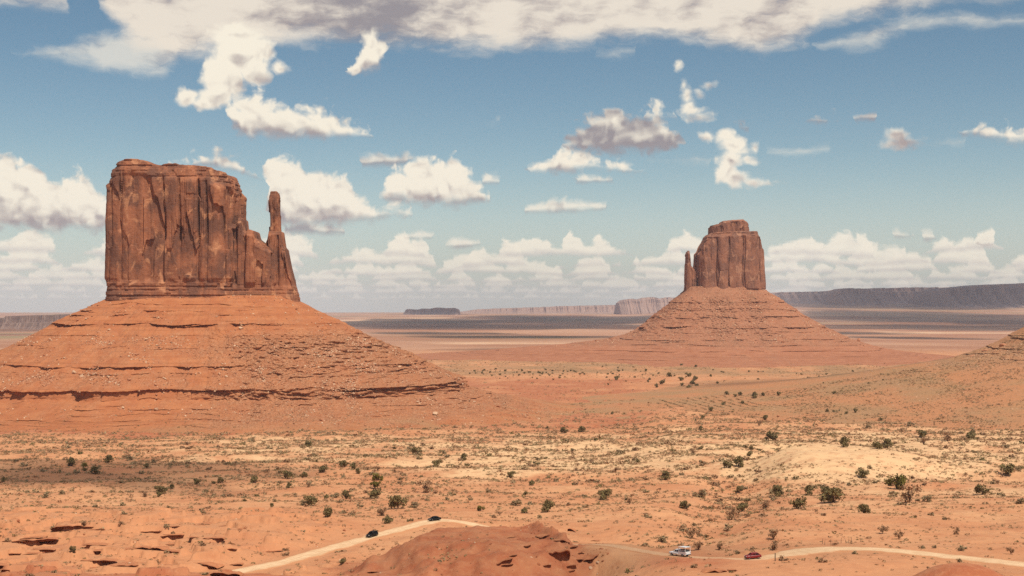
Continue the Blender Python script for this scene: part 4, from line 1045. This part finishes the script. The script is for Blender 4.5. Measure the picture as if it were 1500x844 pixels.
def build_scrub():
    r = np.random.default_rng(9); P = scrub_sites(62000, 15); n = len(P)
    W = np.clip(r.lognormal(math.log(.85), .5, n), .35, 3.2)*np.clip(P[:, 1]/620, .75, 1.5)*(1+.25*np.exp(-(seg_dist(P[:, 0], P[:, 1], RAVINE)/14)**2))
    hp = spread(RV, 15000, lambda a, b, Q: (a > 960)*(a < 1560)*(Q[:, 1] < 1510)*np.clip(.4+1.4*fbm(Q[:, 0]/45, Q[:, 1]/45, 3, 411), 0, 1), 21); hw = np.clip(r.lognormal(math.log(1.15), .45, 15000), .4, 3.)
    q = 60000; d = np.sqrt(r.uniform(1300**2, 2700**2, q)); x = r.uniform(-.22, .405, q)*d; cl = fbm(x/130, d/110, 3, 431)+.6*fbm(x/30, d/26, 2, 432)
    k = r.random(q) < np.clip(.12+.9*cl+.35*sst(d, 1900, 2200), .02, 1)*.5; x, d = x[k], d[k]; fp = np.stack([x, d, ground_z(x, d)], 1); fw = np.clip(r.lognormal(math.log(1.5), .45, len(fp)), .6, 4.)
    tp = spread(WV, 2600, lambda a, b, Q: (a > -40)*(a < 900)*(Q[:, 1] < DW)*(1-sst(Q[:, 2], 30, 52)), 23); tw = np.clip(r.lognormal(math.log(1.0), .4, 2600), .4, 2.5)
    P = np.concatenate([P, hp, fp, tp]); W = np.concatenate([W, hw, fw, tw]); n = len(P)
    shown = W/P[:, 1]; order = np.argsort(-shown); big = order[:300]; rest = order[300:]
    px = CX+F*P[:, 0]/P[:, 1]
    inframe = np.abs(px-CX) < 750
    big = np.array([i for i in order if inframe[i]][:300]); keep = np.ones(n, bool); keep[big] = False; rest = np.nonzero(keep)[0]
    tufts = {k: [mesh_np('desert_shrub', *leaf_cloud(120, 6, 500+i, .13, .5, .3, .05), [M[k]], smooth=False) for i in range(3)] for k in ('sage', 'dry', 'juniper')}
    for i in big:
        k = ('sage', 'dry', 'juniper')[int(r.choice(3, p=[.5, .38, .12]))]
        o = link('desert_shrub', tufts[k][i % 3]); o.location = tuple(P[i]); o.scale = (W[i]*1.15, W[i]*1.15, W[i]*.95); o.rotation_euler = (0, 0, r.uniform(0, 6.28))
        tag(o, 'low dry desert shrub scattered over the orange sand of the foreground', 'shrub', 'low shrubs scattered over the foreground')
    ts = [tuft(600+i) for i in range(8)]
    me = soup('desert_scrub', [t[0] for t in ts], ts[0][1], P[rest]-np.array([0, 0, .05]), W[rest], [M['sage'], M['dry'], M['juniper']], squash=r.uniform(.6, 1.0, len(rest)), mat_pick=r.choice(3, len(rest), p=[.45, .43, .12]))
    tag(link('desert_scrub', me), 'low grey-brown scrub speckling the sandy valley floor', 'scrub', kind='stuff')
    # loose stones on the knoll and the rocky lower left
    m = 60000; x = r.uniform(-190, 60, m); d = r.uniform(300, 500, m); kw = knoll_w(x, d); pxs = CX+F*x/d; dist, _ = road_near(x, d)
    w = (kw > .05)*np.clip(.12+1.5*fbm(x/9, d/9, 3, 421), .0, 1)*(.35+1.1*sst(x, -5, 12))+.35*(1-sst(pxs, 420, 560))*np.clip(fbm(x/12, d/12, 3, 422)*2, 0, 1)
    kk = (r.random(m) < w*.35)*(dist > 5); x, d = x[kk], d[kk]; S = np.stack([x, d, ground_z(x, d)], 1); sz = np.clip(r.lognormal(math.log(.22), .55, len(S)), .08, 1.1)
    me = soup('stones', [rock_shape(70+i, IV1) for i in range(6)], IF1, S, sz, [M['red_stone'], M['pale_boulder']], mat_pick=(r.random(len(S)) < .22).astype(int))
    tag(link('stones', me), 'loose stones strewn on the red knoll and the lower-left rocks', 'stones', kind='stuff')
    # straw tufts on the knoll
    q = r.normal(0, 1, (26, 2)); tx = np.concatenate([660+17*q[:, 0], [706,717,655,690,600]]); ty = np.concatenate([815+5.5*q[:, 1], [840,806,803,800,812]])
    TP = hits(tx, ty); sm = mesh_np('grass_tuft', *leaf_cloud(110, 4, 700, .12, .5, .3, .05), [M['straw']], smooth=False)
    for i in range(len(TP)):
        o = link('grass_tuft', sm); o.location = tuple(TP[i]); w = r.uniform(.6, 1.0); o.scale = (w, w, w*.8); o.rotation_euler = (0, 0, r.uniform(0, 6.28))
        tag(o, 'straw-coloured round grass tuft on the bare red knoll', 'grass tuft', 'straw tufts on the red knoll')
build_scrub()

# ------------------------------------------------------------------ vehicles
def loft(name, sections, m, parent=None, smooth=False, cap=True):
    """closed rings (n,3) joined one after the other, ends capped"""
    V = np.array(sections, float); k, n = V.shape[:2]
    f = [grid_faces(k, n, True)]
    me = mesh_np(name, V.reshape(-1, 3), f, [m], smooth)
    bm = bmesh.new(); bm.from_mesh(me); bm.verts.ensure_lookup_table()
    if cap:
        for s in (0, (k-1)*n):
            try: bm.faces.new([bm.verts[s+i] for i in range(n)])
            except Exception: pass
    bmesh.ops.recalc_face_normals(bm, faces=bm.faces); bm.to_mesh(me); bm.free()
    return link(name, me, parent)

def box(name, c, s, m, parent, bev=.02, taper=1.0):
    bm = bmesh.new(); bmesh.ops.create_cube(bm, size=1.0)
    for v in bm.verts:
        k = taper if v.co.z > 0 else 1.0
        v.co = (v.co.x*s[0]*k+c[0], v.co.y*s[1]*k+c[1], v.co.z*s[2]+c[2])
    if bev: bmesh.ops.bevel(bm, geom=bm.edges[:], offset=bev, segments=2, affect='EDGES')
    me = bpy.data.meshes.new(name); bm.to_mesh(me); bm.free(); me.materials.append(m); return link(name, me, parent)

def pane(name, pts, m, parent, t=.02):
    """thin glass pane through the points (a planar polygon), given a thickness outwards"""
    bm = bmesh.new(); vs = [bm.verts.new(p) for p in pts]; f = bm.faces.new(vs)
    f.normal_update(); n = f.normal.copy()
    ex = bmesh.ops.extrude_face_region(bm, geom=[f])
    for v in [q for q in ex['geom'] if isinstance(q, bmesh.types.BMVert)]: v.co += n*t
    bmesh.ops.recalc_face_normals(bm, faces=bm.faces)
    me = bpy.data.meshes.new(name); bm.to_mesh(me); bm.free(); me.materials.append(m); return link(name, me, parent)

def wheel(x, y, r, w, parent):
    def tor(rr, prof):
        a = np.linspace(0, 2*math.pi, 20, endpoint=False)
        return np.array([[(rad*math.cos(t), yy, rad*math.sin(t)) for t in a] for rad, yy in prof])
    s = 1 if y > 0 else -1
    R = tor(r, [(r*.62, -w/2), (r*.93, -w/2), (r, -w*.34), (r, w*.34), (r*.93, w/2), (r*.62, w/2)])
    t = loft('wheel', R, M['tyre'], parent, True, True); t.location = (x, y, r)
    R2 = tor(r, [(r*.60, w*.30), (r*.60, w*.52), (r*.5, w*.56), (r*.42, w*.47), (r*.16, w*.47), (r*.13, w*.58), (.01, w*.58)])*np.array([1, s, 1])
    loft('rim', R2, M['rim'], t, True, True)

def body_sections(prof, halfw, tumble=0.0, z_belt=None):
    """side outline prof [(x, z_low, z_high)] -> rings across the car"""
    out = []
    for x, zl, zh, hw in prof:
        b = .07
        tw = hw*(1-tumble)
        out.append([(x, -hw+b, zl), (x, -hw, zl+.12), (x, -hw, zl+.6*(zh-zl)), (x, -tw+.03, zh-.07), (x, -tw+.14, zh), (x, tw-.14, zh), (x, tw-.03, zh-.07), (x, hw, zl+.6*(zh-zl)), (x, hw, zl+.12), (x, hw-b, zl)])
    return out

def car(name, label, cat, loc, rz, paint, prof, roof, wb, wr, rails=False, light=True):
    """nose towards +x. prof: lower body (x, zlow, zhigh, half width); roof: greenhouse side outline at belt/roof"""
    t = thing(name, label, cat, tuple(loc), rz)
    loft('body', body_sections(prof, .9, .06), M[paint], t, True)
    (xf0, xf1, xr1, xr0, zb_, zt, hb, ht) = roof         # windscreen foot, roof front, roof rear, rear foot, belt z, roof z, half widths
    V = [[(xf0, -hb, zb_), (xr0, -hb, zb_), (xr0, hb, zb_), (xf0, hb, zb_)], [(xf1+.05, -ht-.02, zt-.05), (xr1-.05, -ht-.02, zt-.05), (xr1-.05, ht+.02, zt-.05), (xf1+.05, ht+.02, zt-.05)], [(xf1-.06, -ht+.1, zt), (xr1+.08, -ht+.1, zt), (xr1+.08, ht-.1, zt), (xf1-.06, ht-.1, zt)]]
    loft('cabin', V, M[paint], t, False)
    def lerp(a, b, k): return tuple(p+(q-p)*k for p, q in zip(a, b))
    def inset(a, b, c, d, k0=.06, k1=.9, s0=.05, s1=.95):
        L = lambda k: (lerp(a, d, k), lerp(b, c, k))
        l0, r0 = L(k0); l1, r1 = L(k1); return [lerp(l0, r0, s0), lerp(l0, r0, s1), lerp(l1, r1, s1), lerp(l1, r1, s0)]
    B = V[0]; T = V[1]
    pane('windscreen', inset(B[3], B[0], T[0], T[3])[::1], M['glass'], t); pane('rear_window', inset(B[1], B[2], T[2], T[1]), M['glass'], t)
    for sgn, (i, j) in ((-1, (0, 1)), (1, (2, 3))):
        q = inset(B[i], B[j], T[j], T[i])
        pane('side_window', [q[0], lerp(q[0], q[1], .47), lerp(q[3], q[2], .47), q[3]], M['glass'], t); pane('side_window', [lerp(q[0], q[1], .52), q[1], q[2], lerp(q[3], q[2], .52)], M['glass'], t)
    for x in (wb/2, -wb/2):
        for y in (-.78, .78): wheel(x, y, wr, .24, t)
    x0, x1 = prof[-1][0], prof[0][0]; xn, xt = max(x0, x1), min(x0, x1); zz = .68 if wr < .36 else .82
    for y in (-.6, .6):
        box('headlight', (xn-.06, y, zz), (.16, .36, .15), M['lamp'], t, .03); box('tail_light', (xt+.05, y*1.12, zz+.08), (.12, .22, .24), M['tail'], t, .03)
        box('mirror', (xf0-.25, y*1.6, zb_+.08), (.14, .2, .14), M[paint], t, .03)
    box('bumper', (xn-.02, 0, .42), (.2, 1.66, .2), M['grey'], t, .05); box('bumper', (xt+.02, 0, .46), (.2, 1.66, .2), M['grey'], t, .05)
    box('grille', (xn+.0, 0, zz-.02), (.07, .72, .15), M['grey'], t, .02)
    if rails:
        for y in (-.58, .58): box('roof_rail', ((xf1+xr1)/2, y, zt+.05), (1.7, .05, .05), M['grey'], t, .015)
    return t

def heading(px, dpx=10):
    """road position, slope and direction near a photo column"""
    q = CX+F*ROADS[:, 0]/ROADS[:, 1]; vis = np.arange(len(ROADS)); i = int(np.argmin(np.abs(q-px)))
    a, b = ROADS[max(i-4, 0)], ROADS[min(i+4, len(ROADS)-1)]
    return ROADS[i]+np.array([0, 0, .21]), math.atan2(b[1]-a[1], b[0]-a[0]), math.asin((b[2]-a[2])/np.linalg.norm(b-a))

SUV = [(2.28,.45,.80,.72),(2.2,.34,.95,.82),(1.9,.32,1.04,.90),(1.0,.30,1.10,.93),(0,.30,1.12,.94),(-1.6,.30,1.12,.93),(-2.15,.36,1.08,.88),(-2.28,.45,.95,.80)]
SEDAN = [(2.36,.40,.66,.70),(2.25,.28,.76,.82),(1.8,.26,.86,.89),(.9,.24,.94,.91),(0,.24,.96,.91),(-1.4,.24,.98,.90),(-2.1,.30,.96,.84),(-2.32,.42,.84,.74)]
P0, a0, sl = heading(545)
t = car('car', 'black off-roader with roof rails driving down the left gravel road', 'car', P0, a0+math.pi, 'black', SUV, (1.15,.45,-1.75,-2.15,1.08,1.76,.86,.68), 2.75, .38, True); t.rotation_euler[1] = sl
P0, a0, sl = heading(636)
t = car('car', 'black low saloon car at the top of the gravel road bend', 'car', P0, a0+math.pi, 'black', SEDAN, (1.2,.4,-1.0,-1.75,.92,1.45,.84,.64), 2.8, .33); t.rotation_euler[1] = sl
P0, a0, sl = heading(1102)
t = car('car', 'red car driving left on the gravel road at the lower right', 'car', P0+np.array([0, .3, 0]), a0+math.pi+.12, 'redp', SUV, (1.25,.45,-1.35,-1.95,1.06,1.66,.86,.67), 2.7, .36); t.rotation_euler[1] = sl; t.scale = (.9, .9, .9)

# white open tour pickup
P0, a0, sl = heading(997)
t = thing('pickup_truck', 'white pickup truck with a tall roofed frame over its bed, facing left', 'pickup truck', tuple(P0), a0+math.pi); t.rotation_euler[1] = sl; t.scale = (1.15, 1.05, 1.0)
CAB = [(2.85,.55,.86,.74),(2.75,.46,1.02,.84),(2.3,.44,1.10,.90),(1.3,.42,1.16,.92),(.2,.42,1.18,.92),(-.35,.42,1.18,.92)]
loft('body', body_sections(CAB, .9, .05), M['white'], t, True)
loft('bed', [[(-.40, -.92, .50), (-.40, .92, .50), (-.40, .92, 1.30), (-.40, -.92, 1.30)], [(-2.75, -.92, .50), (-2.75, .92, .50), (-2.75, .92, 1.30), (-2.75, -.92, 1.30)]], M['white'], t)
V = [[(1.35,-.86,1.14),(-.36,-.86,1.14),(-.36,.86,1.14),(1.35,.86,1.14)], [(.75,-.70,1.76),(-.30,-.70,1.76),(-.30,.70,1.76),(.75,.70,1.76)], [(.62,-.6,1.81),(-.26,-.6,1.81),(-.26,.6,1.81),(.62,.6,1.81)]]
loft('cab', V, M['white'], t)
for y in (-1, 1):
    pane('side_window', [(.98, y*.825, 1.22), (.38, y*.835, 1.22), (.38, y*.735, 1.64), (.72, y*.735, 1.64)], M['glass'], t, .03*1); pane('side_window', [(.28, y*.835, 1.22), (-.24, y*.835, 1.22), (-.24, y*.735, 1.64), (.28, y*.735, 1.64)], M['glass'], t, .03)
pane('windscreen', [(1.26, -.74, 1.24), (1.26, .74, 1.24), (.83, .62, 1.68), (.83, -.62, 1.68)], M['glass'], t, .03)
for x in (1.85, -1.65):
    for y in (-.80, .80): wheel(x, y, .40, .26, t)
for y in (-.6, .6): box('headlight', (2.80, y, .82), (.14, .34, .18), M['lamp'], t, .03); box('tail_light', (-2.75, y*1.3, .98), (.08, .14, .3), M['tail'], t, .02)
box('grille', (2.85, 0, .82), (.08, .8, .2), M['grey'], t, .02); box('bumper', (2.86, 0, .55), (.18, 1.7, .2), M['grey'], t, .04); box('bumper', (-2.82, 0, .55), (.16, 1.7, .18), M['grey'], t, .04)
for x in (-.55, -2.65):
    for y in (-.86, .86): box('frame_post', (x, y, 1.86), (.09, .09, 1.12), M['white'], t, .015)
box('roof_panel', (-1.6, 0, 2.47), (2.36, 1.92, .13), M['white'], t, .03)
for y in (-.89, .89): box('side_rail', (-1.6, y, 1.62), (2.02, .05, .10), M['white'], t, .012)
for x in (-1.05, -1.75, -2.4): box('bench', (x, 0, 1.52), (.16, 1.55, .62), M['grey'], t, .04)

# posts beside the road
bp = hits([1135.5], [822])[0]
t = thing('marker_post', 'dark wooden marker post beside the road right of the red car', 'post', tuple(bp)); box('post', (0, 0, .85), (.22, .22, 1.9), M['wood'], t, .03, .85); box('cap', (0, 0, 1.84), (.28, .28, .1), M['wood'], t, .02)
for i, (px, py, hh) in enumerate([(1205,797,1.5),(1208,798,1.0),(1217,797,1.3),(1226,797,1.1),(1232,796,1.6),(1239,796,1.0),(1247,797,1.9),(1243,796,1.3)]):
    b = hits([px], [py])[0]; v, f = stick([(0, 0, -.2), (.03, .02, hh*.5), (.1*math.sin(i*2.1), .05, hh)], .07, .05, 6)
    o = link('stake', mesh_np('stake', v, f, [M['wood']])); o.location = tuple(b); tag(o, 'thin weathered wooden stake in the sparse row above the bright road', 'stake', 'stakes along the bright road')

# ------------------------------------------------------------------ air and clouds overhead
def build_haze():
    lo, hi = 4.0, 640.0
    me = mesh_np('haze', np.array([(x, y, z) for z in (lo, hi) for x, y in ((-95000, -400), (95000, -400), (95000, 30000), (-95000, 30000))], float), np.array([(3, 2, 1, 0), (4, 5, 6, 7), (0, 1, 5, 4), (1, 2, 6, 5), (2, 3, 7, 6), (3, 0, 4, 7)]), None, False)
    m = bpy.data.materials.new('haze'); m.use_nodes = True; n = m.node_tree.nodes; n.clear()
    out = n.new('ShaderNodeOutputMaterial'); v = n.new('ShaderNodeVolumePrincipled'); m.node_tree.links.new(v.outputs[0], out.inputs['Volume'])
    v.inputs['Color'].default_value = (.72, .77, .93, 1); v.inputs['Density'].default_value = 2.5e-5; v.inputs['Anisotropy'].default_value = 0.0
    me.materials.append(m); o = link('haze', me); tag(o, 'thin pale air between the viewer and the horizon', 'haze', kind='stuff')
build_haze()

def build_clouds():
    m = bpy.data.materials.new('cloud_vapour'); m.use_nodes = True; n = m.node_tree.nodes; n.clear()
    out = n.new('ShaderNodeOutputMaterial'); v = n.new('ShaderNodeVolumePrincipled'); m.node_tree.links.new(v.outputs[0], out.inputs['Volume'])
    v.inputs['Color'].default_value = (.93, .93, .93, 1); v.inputs['Density'].default_value = .0034
    bm = bmesh.new(); bmesh.ops.create_icosphere(bm, subdivisions=5, radius=1.0); IV = np.array([q.co[:] for q in bm.verts]); IF = np.array([[q.index for q in p.verts] for p in bm.faces]); bm.free()
    r = np.random.default_rng(3)
    # (photo x, photo y of the shadow's middle, height of the cloud, half widths in m along x and y)
    def cloud(c, sx, sy, th, k):
        o_ = 1+.42*np.array([mnoise.fractal(Vector(q*1.8)+Vector((k*3.7, 0, k)), 1.0, 2.0, 5) for q in IV])
        me = mesh_np('cloud', IV*o_[:, None]*np.array([sx, sy, th]), IF, [m]); o = link('cloud', me); o.location = tuple(c); o['kind'] = 'structure'
    k = 0
    for px, py, alt, sx, sy, th in [(150,690,1500,105,70,150),(20,704,1500,70,40,120),(250,715,1500,45,28,90),(735,792,1100,42,36,45),(1260,566,2200,260,190,75),(820,512,2400,300,160,90),(1010,800,1100,40,20,60)]:
        G = hits([px], [py])[0]; k += 1; cloud(G+np.array(SUN)/SUN.z*(alt-G[2]), sx, sy, th, k)
    for px0, px1, y0, y1, alt in [(455,720,469.5,479,5200),(640,1030,464,475,5500),(540,760,487.5,490,3000),(520,1000,476.5,481.5,4600),(1110,1520,443.5,451.5,6500),(1160,1560,456.5,473,5200),(1390,1560,466,483,4600),(1090,1340,487,489.5,3000),(1180,1560,476,483,4200),(600,900,492,495,2600),(1240,1420,494,496.5,2600),(-60,120,489,492,3000),(-120,240,476,487,4200)]:  # last entry: unseen cloud added to shade the far-left mesa
        a = hits([(px0+px1)/2], [y1])[0]; b = hits([(px0+px1)/2], [y0])[0]; G = (a+b)/2; k += 1
        cloud(G+np.array(SUN)/SUN.z*(alt-G[2]), (px1-px0)/2*G[1]/F, max((b[1]-a[1])/2*1.35, 240), 90 if px0 < 0 else 340, k)
    for px, d, z, sx, sy in [(1445,16500,420,1050,900),(1256,17000,360,330,450),(632,19000,180,550,600)]:
        G = np.array([(px-CX)*d/F, d, z]); k += 1; cloud(G+np.array(SUN)/SUN.z*(6500-z), sx, sy, 340, k)
build_clouds()
